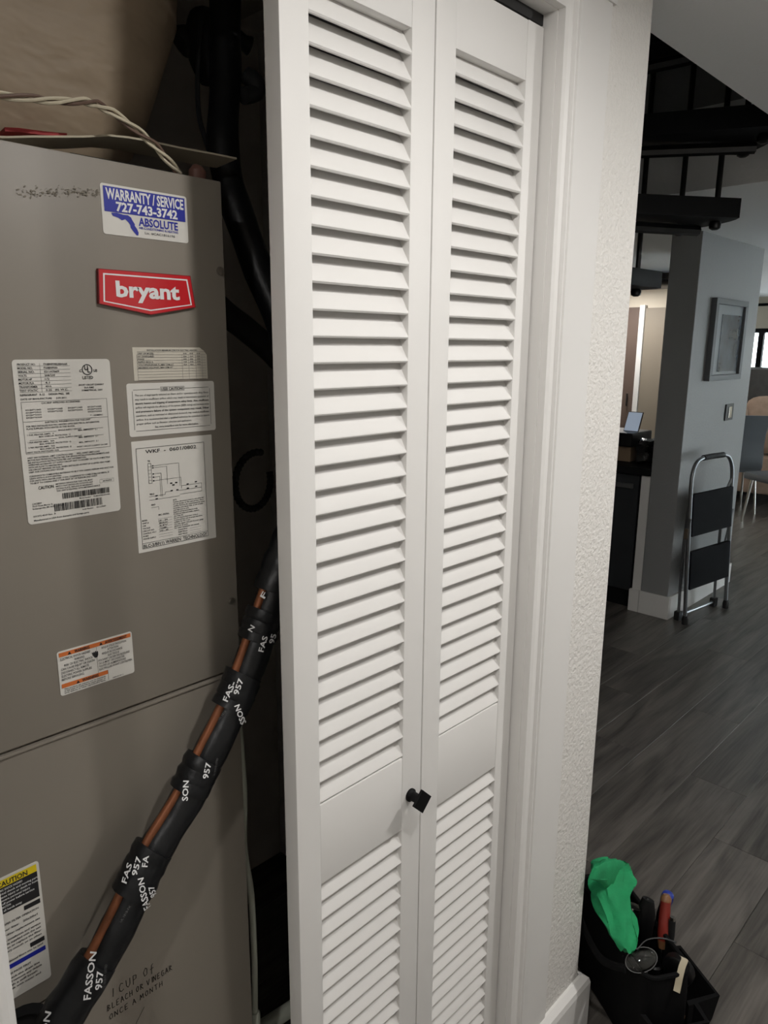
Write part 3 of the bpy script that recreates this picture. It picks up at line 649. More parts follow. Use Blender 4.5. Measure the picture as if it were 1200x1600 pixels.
tag(obj('copper_stub', MB().tube([(q.x, .20, 1.7465), (q.x, .20, q.z-.004), (q.x+.002, .20, q.z+.001)], [.011, .011, .007], 14), mat('stub_brown', (120, 84, 74), .5), None, True), 'short brown pipe stub standing on the air handler under the board', 'pipe stub')
# thermostat wires twisted together
wp = [(-90, 139), (0, 149), (50, 154), (90, 158), (130, 158), (150, 162), (175, 175), (215, 204), (240, 225), (262, 250), (285, 276)]
base = []
for i in range(len(wp)-1):
    for k in range(6):
        t_ = k/6; base.append(wy(wp[i][0]*(1-t_)+wp[i+1][0]*t_, wp[i][1]*(1-t_)+wp[i+1][1]*t_, .180-.012*(i+t_)/len(wp)))
tw = thing('thermostat_wire', 'cream and brown thermostat wires twisted together above the air handler', 'wire', base[-1])
for j, m_ in enumerate((M_wirec, M_wireb, M_wirec)):
    pts = []
    for i, p_ in enumerate(base):
        ph = i*.33+j*2.1; rr_ = .0030
        pts.append(p_+Vector((math.cos(ph)*rr_*.4, math.sin(ph)*rr_, math.cos(ph)*rr_)))
    obj('strand', MB().tube(pts, .0019, 7), m_, tw, True)

# insulated refrigerant line set
AXP = [(468, 820), (437, 900), (404, 1000), (382, 1060), (366, 1100), (324, 1185), (291, 1250), (242, 1330), (190, 1437), (157, 1500), (119, 1560), (95, 1600), (58, 1660)]
def crom(P, n=5):
    out = []; P = [Vector(p_) for p_ in P]
    for i in range(len(P)-1):
        a, b_, c, d = P[max(i-1, 0)], P[i], P[i+1], P[min(i+2, len(P)-1)]
        for k in range(n):
            t_ = k/n; out.append(.5*((2*b_)+(c-a)*t_+(2*a-5*b_+4*c-d)*t_*t_+(-a+3*b_-3*c+d)*t_**3))
    return out+[P[-1]]
AX = crom([wy(px, py, .093) for px, py in AXP], 6)
cum = [0.0]
for i in range(1, len(AX)): cum.append(cum[-1]+(AX[i]-AX[i-1]).length)
def along(t_):
    L_q = t_*cum[-1]; i = 0
    while i < len(cum)-2 and cum[i+1] < L_q: i += 1
    f_ = (L_q-cum[i])/(cum[i+1]-cum[i]); return AX[i].lerp(AX[i+1], f_) if 0 <= f_ <= 1 else AX[i]+(AX[i+1]-AX[i])*f_
def frame(t_):
    a = (along(t_+.02)-along(t_-.02)).normalized(); return a, Vector((a.z, 0, -a.x))      # tangent, left-up side
def at_py(py):     # arc parameter of an image row
    for i in range(len(AXP)-1):
        if AXP[i][1] <= py <= AXP[i+1][1]:
            f_ = (py-AXP[i][1])/(AXP[i+1][1]-AXP[i][1]); j = (i+f_)*6; k = min(int(j), len(AX)-2)
            return (cum[k]+(cum[k+1]-cum[k])*(j-k))/cum[-1]
    return 0.0
ls = thing('refrigerant_line_set', 'black taped refrigerant lines with bare copper crossing the air handler front', 'pipes', (.216, .09, .741))
upper = [wy(352, -60, .30), wy(352, 40, .295), wy(352, 130, .29), wy(348, 220, .275), wy(358, 290, .26), wy(378, 350, .24), wy(405, 425, .22), wy(440, 510, .19), Vector((.665, .15, 1.50)), Vector((.655, .11, 1.40))]
RI = .0220
cp = crom(upper+[AX[0], ], 5) + AX[1:] + [Vector((.190, .14, .715)), Vector((.178, .19, .70))]
rw = random.Random(2)
obj('insulation', MB().tube(cp, [RI*(1+.03*math.sin(i*.9)+rw.uniform(-.015, .015)) for i in range(len(cp))], 18), M_tape, ls, True)
cpts = []
for k in range(26):
    t_ = k/25*.97; a, pv = frame(t_); cpts.append(along(t_)+pv*.0225+Vector((0, -.003, 0)))
obj('copper_pipe', MB().tube(cpts, .0056, 12), M_copper, ls, True)
# tape wraps: bands round both lines, between image rows where the copper is covered
for r0, r1 in ((840, 925), (955, 1000), (1052, 1108), (1186, 1238), (1326, 1392), (1500, 1655)):
    t0_, t1_ = at_py(r0), at_py(r1); n_ = 8; bp_ = []
    for k in range(n_+1):
        t_ = t0_+(t1_-t0_)*k/n_; a, pv = frame(t_); bp_.append(along(t_)+pv*(.0048+.0008*math.sin(k*1.9))+Vector((0, -.0008, 0)))
    obj('tape_wrap', MB().tube(bp_, [.0258*(1+.03*math.sin(k*2.3+r0)) for k in range(n_+1)], 18), M_tape, ls, True)
# printed tape lettering, wrapped on the tape surface
FR = [(along(k/80)+frame(k/80)[1]*.0044, frame(k/80)[0]) for k in range(81)]
def on_pipe(px, py, deg, body, h, w=None, bold=.02, R_=.0284):
    vs, fs = text2d(body, h, width=w, bold=bold)
    # plane through the axis that faces the viewer's side of the pipe
    rr_ = ray(px, py); P0, a0 = min(FR, key=lambda q_: ((q_[0]-CAM)-rr_*((q_[0]-CAM).dot(rr_)/rr_.dot(rr_))).length)
    n0 = (CAM-P0); n0 = (n0-a0*n0.dot(a0)).normalized()
    c0 = CAM+rr_*((P0-CAM).dot(n0)/rr_.dot(n0))
    eu = (_R-n0*_R.dot(n0)).normalized(); ev = n0.cross(eu)
    ca, sa = math.cos(math.radians(deg)), math.sin(math.radians(deg)); out = []
    b_q = a0.cross(n0)
    for u, v in vs:
        r_ = c0+eu*(u*ca-v*sa)+ev*(u*sa+v*ca)-P0
        th = math.asin(max(-.985, min(.985, r_.dot(b_q)/R_)))
        out.append(P0+a0*r_.dot(a0)+b_q*(R_*math.sin(th))+n0*(R_*math.cos(th)))
    return out, fs
tape_txt = [(147, 1552, 88, 'FASSON', .0075, .050), (163, 1538, 88, '957', .0068, .021), (237, 1414, 101, 'FASSON', .0066, .042), (246, 1396, 100, '957', .0058, .016), (203, 1370, 76, 'FAS', .0065, .022), (219, 1358, 78, '957', .0065, .021), (235, 1345, 85, 'FA', .0065, .013), (296, 1246, 90, 'SON', .0070, .024), (327, 1212, 80, '957', .0068, .020), (357, 1094, 68, 'FAS-', .0070, .026), (374, 1082, 72, '957', .0070, .021), (385, 1128, 110, 'SSON', .0068, .027), (412, 1016, 74, 'FAS', .0068, .021), (428, 1004, 74, '95', .0068, .013), (82, 1612, 88, 'SON', .0075, .028), (414, 934, 60, 'F', .0070, .008), (395, 985, 60, 'N', .0065, .008)]
for a_ in tape_txt:
    v_, f_ = on_pipe(*a_[:5], w=a_[5]); obj('lettering', MB().add(v_, f_), M_inkw, ls)
for a_ in ((168, 1538, 88, 'UL 181B-FX  LISTED', .0024, .028), (196, 1428, 60, 'UL 181B-FX', .0024, .020), (337, 1208, 80, 'UL 181B-FX LISTED', .0022, .022), (344, 1122, 50, 'UL 181B', .0024, .014)):
    v_, f_ = on_pipe(*a_[:5], w=a_[5], bold=0); obj('lettering', MB().add(v_, f_), M_inkg, ls)
# second black line crossing behind the first, and a thin cable and foam bundle at the top
tag(obj('insulated_pipe', MB().tube(crom([wy(300, 440, .34), wy(350, 488, .33), wy(385, 515, .32), wy(440, 565, .30), (.83, .28, 1.44), (.88, .28, 1.2)], 5), .020, 14), M_foam, None, True), 'dark insulated pipe slanting behind the air handler corner', 'pipe')
fb = thing('foam_bundle', 'lumpy black foam bundle hanging high in the closet beside the duct', 'foam', tuple(wy(330, 110, .36)))
obj('foam_wrap', MB().tube(crom([wy(316, 25, .37), wy(322, 60, .36), wy(330, 100, .36), wy(334, 130, .36)], 4), [.02+.012*math.sin(PI*k/12) for k in range(13)], 12), M_foam, fb, True)
obj('foam_wrap', MB().tube(crom([wy(280, 72, .38), wy(305, 55, .37), wy(345, 50, .36), wy(390, 72, .35)], 4), [.017+.006*math.sin(k) for k in range(13)], 12), M_foam, fb, True)
tag(obj('control_cable', MB().tube(crom([wy(315, 30, .33), wy(309, 110, .33), wy(311, 180, .32), wy(325, 230, .30), wy(335, 262, .26)], 5), .0035, 8), M_rubber, None, True), 'thin black cable dropping beside the foam bundle', 'cable')
tag(obj('pipe_clamp', MB().tube(crom([wy(385, 118, .28), wy(398, 128, .27), wy(400, 144, .27), wy(380, 150, .27)], 4), .012, 10), M_foam, None, True), 'black lump of foam tape on the upper pipe bend', 'foam')
# corrugated conduit loop
lp = []; cc_ = wy(403, 752, .28)
for k in range(60):
    a = math.radians(75+k*5.0); lp.append(cc_+Vector((.039*math.cos(a), .02*k/60, .047*math.sin(a))))
tag(obj('conduit_loop', MB().tube(lp, [.0050+.0012*(k % 2) for k in range(60)], 10), M_rubber, None, False), 'looped black corrugated conduit in the dark gap beside the cabinet', 'conduit')
# condensate lines
hp = [wy(366, 1112, .185), wy(372, 1150, .175), wy(379, 1250, .165), (.5605, .168, .80), wy(390, 1400, .165), wy(395, 1500, .165), wy(396, 1590, .165), wy(397, 1700, .165)]
ch_ = thing('condensate_hose', 'pale vertical condensate hose beside the cabinet edge', 'hose', tuple(wy(397, 1700, .165)))
obj('hose', MB().tube(crom([p_+Vector((.003, 0, 0)) if isinstance(p_, Vector) else Vector(p_) for p_ in hp], 5), .0052, 12), M_pvc, ch_, True)
q = wy(395, 1592, .165); obj('coupling', MB().lathe([(.0095, 0), (.0100, .004), (.0100, .022), (.0070, .026)], (q.x+.003, q.y, q.z-.014), 18), M_pvc, ch_, True)
tag(obj('drain_pipe', MB().tube([wy(330, 1655, .22), wy(400, 1612, .22), wy(470, 1566, .22), wy(560, 1510, .22)], .0135, 16), M_pvc, None, True), 'white drain pipe crossing low behind the closet door', 'pipe')

# ================================================================== SPIRAL STAIR
SC = Vector((2.4, .78, 0)); SR = .62
sp = thing('spiral_staircase', 'black steel spiral staircase rising through the ceiling opening', 'staircase', (SC.x, SC.y, 0))
obj('centre_pole', MB().lathe([(.055, 0), (.055, 4.2)], (SC.x, SC.y, 0), 20), M_blackm, sp, True)
obj('base_plate', MB().lathe([(.16, 0), (.16, .012), (.07, .02)], (SC.x, SC.y, 0), 24), M_blackm, sp, True)
def sdir(d): a = math.radians(d); return Vector((math.cos(a), math.sin(a), 0))
for k in range(12):
    th = -109.2+28.6*k+(3.8 if k >= 4 else 0); z = 2.74-.22*k   # tread top
    w_ = 16.5
    poly = [SC+sdir(th-90)*.05, ]
    n_ = 9
    outer = [SC+sdir(th-w_+2*w_*i/n_)*(SR+.055-.02*abs(2*i/n_-1)**4) for i in range(n_+1)]
    poly = [SC+sdir(th-75)*.05] + outer + [SC+sdir(th+75)*.05]
    poly = [Vector((p_.x, p_.y, z)) for p_ in poly]
    tr = obj('tread', MB().prism(poly, (0, 0, 0), (0, 0, -.066)), M_black, sp)
    obj('tread_bracket', MB().tube([SC+sdir(th)*.06+Vector((0, 0, z-.096)), SC+sdir(th)*(SR)+Vector((0, 0, z-.086))], .020, 8), M_blackm, tr, True)
    for dth in (-8.3, 8.3):
        q = SC+sdir(th+dth)*SR
        if z+.9 < 4.2:
            obj('baluster', MB().tube([(q.x, q.y, z-.075), (q.x, q.y, z+.90)], .0105, 10), M_blackm, sp, True)
        obj('baluster_nut', MB().lathe([(.010, -.030), (.020, -.024), (.022, -.010), (.018, 0)], (q.x, q.y, z-.066), 14), M_blackm, sp, True)

# ================================================================== HALL BEYOND: PICTURE, SWITCH, STEP LADDER
pf = thing('framed_picture', 'grey framed picture hanging on the partition wall above the step ladder', 'picture', (4.53, .945, 1.37))
fx0, fx1, fz0, fz1, fy = 4.280, 4.785, 1.372, 1.828, .9485
for (a0, a1, c0, c1) in ((fx0, fx1, fz1-.032, fz1), (fx0, fx1, fz0, fz0+.032), (fx0, fx0+.04, fz0+.032, fz1-.032), (fx1-.04, fx1, fz0+.032, fz1-.032)):
    obj('frame_bar', MB().box(a0, a1, fy-.030, fy, c0, c1, .002), M_frame, pf)
obj('picture_mat', MB().box(fx0+.04, fx1-.04, fy-.014, fy-.004, fz0+.032, fz1-.032), M_paper, pf)
obj('print', MB().box(fx0+.14, fx1-.055, fy-.0155, fy-.012, fz0+.05, fz1-.085), M_print, pf)
sw = thing('switch_plate', 'chrome switch plate on the partition wall below the picture', 'switch', (4.72, .948, 1.125))
obj('plate', MB().box(4.665, 4.790, .9415, .9495, 1.122, 1.222, .002), M_blackm, sw)
obj('rocker', MB().box(4.705, 4.750, .936, .9418, 1.138, 1.206, .0015), M_chrome, sw)

ld = thing('step_ladder', 'folded grey steel step ladder with two black steps leaning on the partition wall', 'step ladder', (4.062, .835, 0), rz=math.radians(-8.5))
LW = .455; LN = .055
def fl_(u, z, off=0.0): return (u, LN*z/.95+off, z)
legp = [fl_(0, .012), fl_(0, .3), fl_(.002, .6), fl_(.004, .80), fl_(.012, .87), fl_(.045, .925), fl_(.10, .948), fl_(.2, .952), fl_(LW-.10, .948), fl_(LW-.045, .925), fl_(LW-.012, .87), fl_(LW-.004, .80), fl_(LW-.002, .6), fl_(LW, .3), fl_(LW, .012)]
obj('front_frame', MB().tube(crom(legp, 3), .0115, 10), M_steel, ld, True, local=True)
obj('grip', MB().tube([fl_(.12, .951), fl_(.2, .953), fl_(LW-.12, .951)], .0165, 12), M_rubber, ld, True, local=True)
bl = [(.030, .060, .035), (.030, .065, .2), (.030, .070, .5), (.034, .060, .72), (.010, .045, .80)]
obj('back_leg', MB().tube(bl, .009, 8), M_steel, ld, True, local=True)
obj('back_leg', MB().tube([(LW-u, v, z) for u, v, z in bl], .009, 8), M_steel, ld, True, local=True)
obj('back_rail', MB().tube(crom([(.03, .06, .045), (.06, .06, .030), (LW-.06, .06, .030), (LW-.03, .06, .045)], 4), .009, 8), M_steel, ld, True, local=True)
for u in (0, LW): obj('foot', MB().lathe([(.017, 0), (.018, .03), (.013, .05)], fl_(u, .0), 12), M_rubber, ld, True, local=True)
for u in (.030, LW-.03): obj('foot', MB().box(u-.02, u+.02, .045, .078, 0.002, .055, .004), M_rubber, ld, local=True)
def step(z0, z1, tilt):
    y0 = LN*z0/.95-.016
    return MB().prism([(.012, y0, z0), (LW-.012, y0, z0+.000), (LW-.012, y0+tilt, z1), (.012, y0+tilt, z1)], (0, 0, 0), (0, .022, 0))
obj('step', step(.515, .755, .014), M_stepb, ld, local=True)
obj('step', step(.205, .425, .012), M_stepb, ld, local=True)
obj('step_brace', MB().tube([(-.004, .025, .62), (-.006, .045, .45), (.010, .060, .30)], .006, 8), M_steel, ld, True, local=True)
obj('step_brace', MB().tube([(LW+.004, .025, .62), (LW+.004, .045, .45), (LW-.010, .060, .30)], .006, 8), M_steel, ld, True, local=True)
obj('hinge_block', MB().box(-.016, .010, .028, .050, .50, .56, .003), mat('hinge_brown', (92, 82, 70), .6), ld, local=True)

# ================================================================== KITCHEN
kc = thing('kitchen_counter', 'black kitchen worktop behind the partition wall', 'worktop', (4.4, 2.2, .826))
obj('worktop', MB().box(4.06, 4.72, 1.117, 3.55, .828, .870, .004), M_black, kc)
dw = thing('dishwasher', 'dark dishwasher with a pale bar handle beside the partition wall', 'dishwasher', (4.4, 1.5, 0))
obj('door_front', MB().box(4.085, 4.11, 1.190, 1.79, .11, .822, .004), M_stain_dw, dw)
obj('body', MB().box(4.11, 4.68, 1.190, 1.79, .0, .822), M_black, dw)
obj('toe_kick', MB().box(4.14, 4.16, 1.190, 1.79, .0, .105), M_blackm, dw)
hd = obj('handle', MB().box(4.060, 4.075, 1.215, 1.74, .742, .772, .003), M_steel, dw)
obj('handle_post', MB().box(4.070, 4.087, 1.235, 1.255, .748, .766), M_steel, hd)
obj('handle_post', MB().box(4.070, 4.087, 1.700, 1.720, .748, .766), M_steel, hd)
ep = thing('cabinet_end_panel', 'white end panel with a skirting piece between dishwasher and partition wall', 'cabinet panel', (4.4, 1.15, 0))
obj('panel', MB().box(4.075, 4.66, 1.117, 1.172, .0, .826, .002), M_trim, ep)
obj('skirting', MB().box(4.052, 4.075, 1.117, 1.180, .0, .135, .003), M_trim, ep)
kb = thing('kitchen_cabinet', 'white base cabinet under the far end of the black worktop', 'cabinet', (4.4, 2.6, 0))
obj('body', MB().box(4.11, 4.68, 1.80, 3.50, .10, .826), M_trim, kb); obj('toe_kick', MB().box(4.16, 4.66, 1.80, 3.50, 0, .10), M_blackm, kb)
for i in range(3):
    dd = obj('door', MB().box(4.09, 4.11, 1.81+.565*i, 2.365+.565*i, .12, .81, .003), M_trim, kb)
    obj('handle', MB().tube([(4.075, 2.30+.565*i, .55), (4.075, 2.30+.565*i, .70)], .006, 8), M_blackm, dd)
# tall far wall panels
tp = thing('pantry_door', 'dark brown pantry door on the far cream kitchen wall', 'door', (7.48, 3.1, 0))
obj('leaf', MB().box(7.465, 7.499, 2.872, 3.30, 0, 1.965, .003), M_brown, tp)
obj('handle', MB().tube([(7.44, 2.93, .95), (7.44, 2.93, 1.08)], .008, 8), M_blackm, tp)
tag(obj('door_post', MB().box(7.45, 7.4995, 2.815, 2.870, 0, 1.985, .003), M_trim), 'narrow white post between the brown and taupe doors', 'post')
tq = thing('closet_door', 'taupe closet door on the far cream kitchen wall', 'door', (7.48, 2.6, 0))
obj('leaf', MB().box(7.465, 7.499, 2.46, 2.812, 0, 1.955, .003), M_taupe, tq)
obj('handle', MB().tube([(7.44, 2.50, .95), (7.44, 2.50, 1.08)], .008, 8), M_blackm, tq)
cl = thing('pendant_light', 'black kitchen ceiling light fixture near the stair treads', 'light fixture', (6.0, 2.15, 2.05))
obj('shade', MB().lathe([(.02, .105), (.06, .10), (.09, .06), (.30, .035), (.31, .02), (.28, 0), (.05, 0)], (6.0, 2.15, 2.045), 28), M_blackm, cl, True)
obj('cup', MB().lathe([(.05, .0), (.05, .012)], (6.0, 2.15, 2.142), 16), M_chrome, cl, True)
# things on the worktop
tb_ = thing('tablet', 'pale tablet propped up on the black worktop', 'tablet', (4.32, 1.37, .985))
obj('body', MB().prism([(4.31, 1.325, 1.050), (4.31, 1.420, 1.050), (4.36, 1.420, 1.166), (4.36, 1.325, 1.166)], (0, 0, 0), (.010, 0, 0)), M_blackm, tb_)
obj('glow_face', MB().prism([(4.309, 1.328, 1.053), (4.309, 1.417, 1.053), (4.358, 1.417, 1.163), (4.358, 1.328, 1.163)], (0, 0, 0), (.002, 0, 0)), M_tablet, tb_)
tag(obj('black_box', MB().box(4.20, 4.48, 1.31, 1.62, .965, 1.050, .01), M_blackm), 'black case under the tablet', 'case')
tag(obj('carton', MB().box(4.24, 4.44, 1.33, 1.60, .8705, .964, .004), M_card), 'small brown carton under the black case on the worktop', 'box')
def lump(c, sx, sy, sz, seed, m, name, sub=3, amp=.12):
    bm = bmesh.new(); bmesh.ops.create_icosphere(bm, subdivisions=sub, radius=1)
    rr = random.Random(seed); ph = [rr.uniform(0, 6) for _ in range(6)]
    for v in bm.verts:
        d = v.co.normalized(); k = 1+amp*(math.sin(4*d.x+ph[0])*math.sin(5*d.y+ph[1])+.6*math.sin(9*d.z+ph[2]+3*d.x)+.4*math.sin(13*d.y+ph[3]))
        sq = lambda t: math.copysign(abs(t)**.65, t)
        v.co = Vector((c[0]+sq(d.x)*sx*k, c[1]+sq(d.y)*sy*k, max(c[2]-sz*.98, c[2]+sq(d.z)*sz*k)))
    return MB().bm(bm)
tag(obj('plastic_bag', lump((4.30, 1.215, .948), .13, .075, .078, 3, M_plastic, 'b'), M_plastic, None, True), 'crumpled black plastic bag on the worktop by the partition', 'bag')

# ================================================================== LIVING ROOM
def dining_chair(label, loc, rz):
    t = thing('dining_chair', label, 'chair', loc, group='grey dining chairs', rz=rz)
    # local: seat faces +x, back at x = -0.2, width along y
    prof = [(-.16, .40), (-.205, .46), (-.200, .56), (-.180, .66), (-.195, .76), (-.245, .86), (-.290, .95)]
    th_ = .035
    f = [(x+th_/2, z) for x, z in prof]; bk = [(x-th_/2, z) for x, z in prof][::-1]
    rings = []
    for w in (-.215, -.205, .205, .215):
        s_ = .4 if abs(w) > .21 else 1.0
        rings.append([(( (x-px_)*s_+px_), w, z) for (x, z), px_ in zip(f+bk, [p_[0] for p_ in prof]+[p_[0] for p_ in prof][::-1])])
    obj('backrest', MB().loft(rings), M_leather, t, True, local=True)
    obj('seat', MB().box(-.20, .24, -.215, .215, .40, .465, .018), M_leather, t, True, local=True)
    for sx in (-1, 1):
        for sy in (-1, 1):
            obj('leg', MB().tube([(.17*sx, .17*sy, .41), (.215*sx, .195*sy, 0)], [.014, .010], 10), M_chrome, t, True, local=True)
    return t
dining_chair('grey dining chair with curved back showing between partition and sofa', (7.05, 1.22, 0), math.radians(58))
dining_chair('grey dining chair half hidden behind the partition wall edge', (7.45, 1.80, 0), math.radians(35))
tbl = thing('dining_table', 'pale dining table beyond the grey chairs', 'table', (7.7, .95, 0))
obj('tabletop', MB().box(7.35, 8.0, .2, 1.45, .71, .745, .005), M_cream2, tbl)
for x in (7.42, 7.93):
    for y in (.28, 1.37): obj('leg', MB().box(x-.025, x+.025, y-.025, y+.025, 0, .71), M_chrome, tbl)
sf = thing('sofa', 'grey sofa with draped blanket below the far window', 'sofa', (8.75, 1.6, 0))
obj('base', MB().box(8.45, 9.35, .5, 2.95, .06, .42, .03), M_sofa, sf, True)
obj('back', MB().box(8.40, 8.66, .5, 2.95, .30, 1.22, .06), M_sofa, sf, True)
for y in (.5, 2.70): obj('arm', MB().box(8.45, 9.35, y, y+.25, .06, .68, .04), M_sofa, sf, True)
for x in (8.5, 9.25):
    for y in (.6, 2.85): obj('foot', MB().lathe([(.03, 0), (.035, .062)], (x, y, 0), 12), M_black, sf, True)
obj('seat_cushion', MB().box(8.66, 9.33, .75, 1.72, .42, .56, .04), M_sofa, sf, True)
obj('seat_cushion', MB().box(8.66, 9.33, 1.73, 2.70, .42, .56, .04), M_sofa, sf, True)
# folded blanket lying over the sofa back
b = MB()
for k in range(3):
    y0 = .9; y1 = 2.8
    b2_ = [(8.38-.015*k, y0, .98+.03*k), (8.36, y0, 1.25+.045*k), (8.52, y0, 1.27+.045*k), (8.70+.01*k, y0, 1.25+.045*k), (8.69, y0, 1.23+.045*k), (8.52, y0, 1.24+.045*k), (8.40, y0, 1.22+.04*k), (8.395, y0, .98+.03*k)]
    b.prism(b2_, (0, 0, 0), (0, y1-y0, 0))
tag(obj('blanket', b, M_sofa), 'grey blanket folded over the sofa back under the window', 'blanket')
q1 = wx(1163, 648, 7.9); q2 = wx(1192, 645, 7.85)
ac = thing('armchair', 'tan rounded armchair in front of the grey sofa', 'armchair', (7.95, 1.75, 0))
obj('back', lump((7.98, q2.y+.02, .80), .13, .20, .29, 4, M_cushion, 'x', amp=.03), M_cushion, ac, True)
obj('arm', lump((7.95, q1.y+.03, .74), .16, .095, .27, 6, M_cushion, 'x', amp=.03), M_cushion, ac, True)
obj('seat', MB().box(7.80, 8.28, 1.42, 2.10, .12, .50, .05), M_cushion, ac, True)
for x in (7.85, 8.2):
    for y in (1.5, 2.0): obj('leg', MB().lathe([(.02, 0), (.03, .13)], (x, y, 0), 10), M_black, ac, True)
rod = thing('curtain_rod', 'black curtain rod above the far window', 'curtain rod', (9.5, 1.4, 2.05))
obj('rod', MB().tube([(9.52, .2, 2.06), (9.52, 2.66, 2.06)], .016, 10), M_black, rod, True)
for y in (.3, 2.6): obj('bracket', MB().box(9.52, 9.6, y-.012, y+.012, 2.04, 2.08), M_black, rod)

# ================================================================== TOOL BAG
TB = Vector((1.462, -.074, 0)); TA = math.atan2(-.84, -.54)
bg_ = thing('tool_bag', 'open black nylon tool bag on the floor at the wall corner', 'tool bag', TB, rz=TA)
# local: x along the bag, y to its left (far side is -y -> away from wall), height z
HL, HW, HH = .165, .058, .235
def bag_ring(z, k=1.0, n=6):
    return [(p_[0], p_[1], z) for p_ in rsq(-HL*k, HL*k, -HW*k, HW*k, .028, z, n)]
outer = [bag_ring(.004, .93), bag_ring(.02, .98), bag_ring(.10, 1.0), bag_ring(.18, .99), bag_ring(HH, .97)]
inner = [bag_ring(HH, .93), bag_ring(.12, .92), bag_ring(.03, .90)]
b = MB(); b.loft(outer+inner, cap=True); obj('body', b, M_bag, bg_, True, local=True)
obj('rim_piping', MB().tube([Vector(p_) for p_ in bag_ring(HH, .955)]+[Vector(bag_ring(HH, .955)[0])], .0055, 8, cap=False), M_bag, bg_, True, local=True)
# end pocket flaring open (towards the hall) and side pockets
def pocket(c, u, out, w, h, d):
    c, u, out = Vector(c), Vector(u), Vector(out); up = Vector((0, 0, 1)); rings = []
    for z, dd in ((0, .5), (h*.5, .85), (h, 1.0)):
        P0 = c+up*z
        rings.append([P0-u*w/2, P0-u*w*.45+out*d*dd, P0+u*w*.45+out*d*dd, P0+u*w/2, P0+u*w*.42+out*.004, P0+u*w*.40+out*(d*dd-.006), P0-u*w*.40+out*(d*dd-.006), P0-u*w*.42+out*.004])
    return MB().loft(rings)
obj('pocket', pocket((.075, HW, .02), (1, 0, 0), (0, 1, 0), .16, .12, .085), M_bag, bg_, local=True)
obj('pocket', pocket((-.09, HW, .03), (1, 0, 0), (0, 1, 0), .12, .14, .04), M_bag, bg_, local=True)
obj('pocket', pocket((HL, 0, .03), (0, 1, 0), (1, 0, 0), .14, .13, .05), M_bag, bg_, local=True)
obj('strap', MB().tube(crom([(-.13, -.06, HH), (-.12, -.085, HH+.02), (-.03, -.115, HH+.01), (.06, -.112, HH-.02), (.12, -.085, HH)], 5), .009, 8, flat=.4), M_bag, bg_, True, local=True)
LM = Matrix.Translation(TB) @ Matrix.Rotation(TA, 4, 'Z')
def bl_(x, y, z): return LM @ Vector((x, y, z))
# green rag stuffed into the end of the bag
def rag():
    rings = []
    path = [(wy(980, 1486, -.125), .012, .006), (wy(972, 1462, -.105), .030, .012), (wy(964, 1430, -.075), .040, .018), (wy(956, 1400, -.05), .042, .024), (wy(953, 1378, -.03), .046, .030), (wy(956, 1360, -.02), .048, .034), (wy(958, 1350, -.015), .040, .028), (wy(962, 1345, -.012), .018, .014)]
    P_ = [a_[0] for a_ in path]; n = 28
    cr = crom(P_, 4); ws = []
    for i in range(len(cr)):
        t_ = i/4; j = min(int(t_), len(path)-2); f_ = t_-j
        ws.append((path[j][1]*(1-f_)+path[j+1][1]*f_, path[j][2]*(1-f_)+path[j+1][2]*f_))
    view = (CAM-cr[4]).normalized(); side = Vector((0, 0, 1)).cross(view).normalized()
    for i, (c, (w, d)) in enumerate(zip(cr, ws)):
        ring = []
        for k in range(n):
            a = 2*PI*k/n; fold = 1+.15*math.sin(3*a+i*.45)+.10*math.sin(7*a-i*.3)+.04*math.sin(13*a+i*.8)
            ring.append(c+side*(w*math.cos(a)*fold)+view*(d*math.sin(a)*fold)+Vector((0, 0, .006*math.sin(4*a+i*.5))))
        rings.append(ring)
    return MB().loft(rings)
rg_ = thing('rag', 'green cloth rag stuffed into the end of the tool bag', 'rag', tuple(wy(964, 1430, -.075)))
obj('cloth', rag(), M_rag, rg_, True)
def flap(pts, off, t=.004):
    v = (CAM-pts[0]).normalized(); top = [p_+v*off for p_ in pts]; bot = [p_+v*(off-t) for p_ in pts]
    n = len(pts); return MB().add(top+bot, [tuple(range(n)), tuple(range(n, 2*n))[::-1]]+[(i, (i+1) % n, n+(i+1) % n, n+i) for i in range(n)])
fp_ = [wy(px, py, -.03) for px, py in ((922, 1374), (930, 1356), (945, 1346), (968, 1344), (984, 1354), (990, 1372), (984, 1378), (974, 1392), (964, 1406), (952, 1398), (940, 1382), (930, 1376))]
# folded-over corner, bulged
b = MB(); v_ = (CAM-fp_[0]).normalized(); cen = sum(fp_, Vector())/len(fp_); rings = []
for k, o_ in ((1.0, .026), (.86, .038), (.6, .044), (.3, .046)):
    rings.append([cen+(p_-cen)*k*(1+.03*math.sin(2.3*i))+v_*(o_+.004*math.sin(1.9*i)) for i, p_ in enumerate(fp_)])
back = [cen+(p_-cen)*.9+v_*.010 for p_ in fp_]
b.loft([back]+rings); obj('folded_corner', b, M_rag, rg_, True)

def stick(name, label, cat, base, tip, parts, grp=None):
    """a hand tool along base->tip; parts: (part name, material, [(r, t)...], flat)"""
    base, tip = Vector(base), Vector(tip); d = tip-base
    t = thing(name, label, cat, tuple(base), grp)
    for nm, m_, pr_, fl_q in parts:
        obj(nm, MB().tube([base+d*tt for r_, tt in pr_], [r_ for r_, tt in pr_], 14, flat=fl_q), m_, t, True)
    return t
def tool_at(px0, py0, px1, py1, z0, z1):
    return wz(px0, py0, z0), wz(px1, py1, z1)
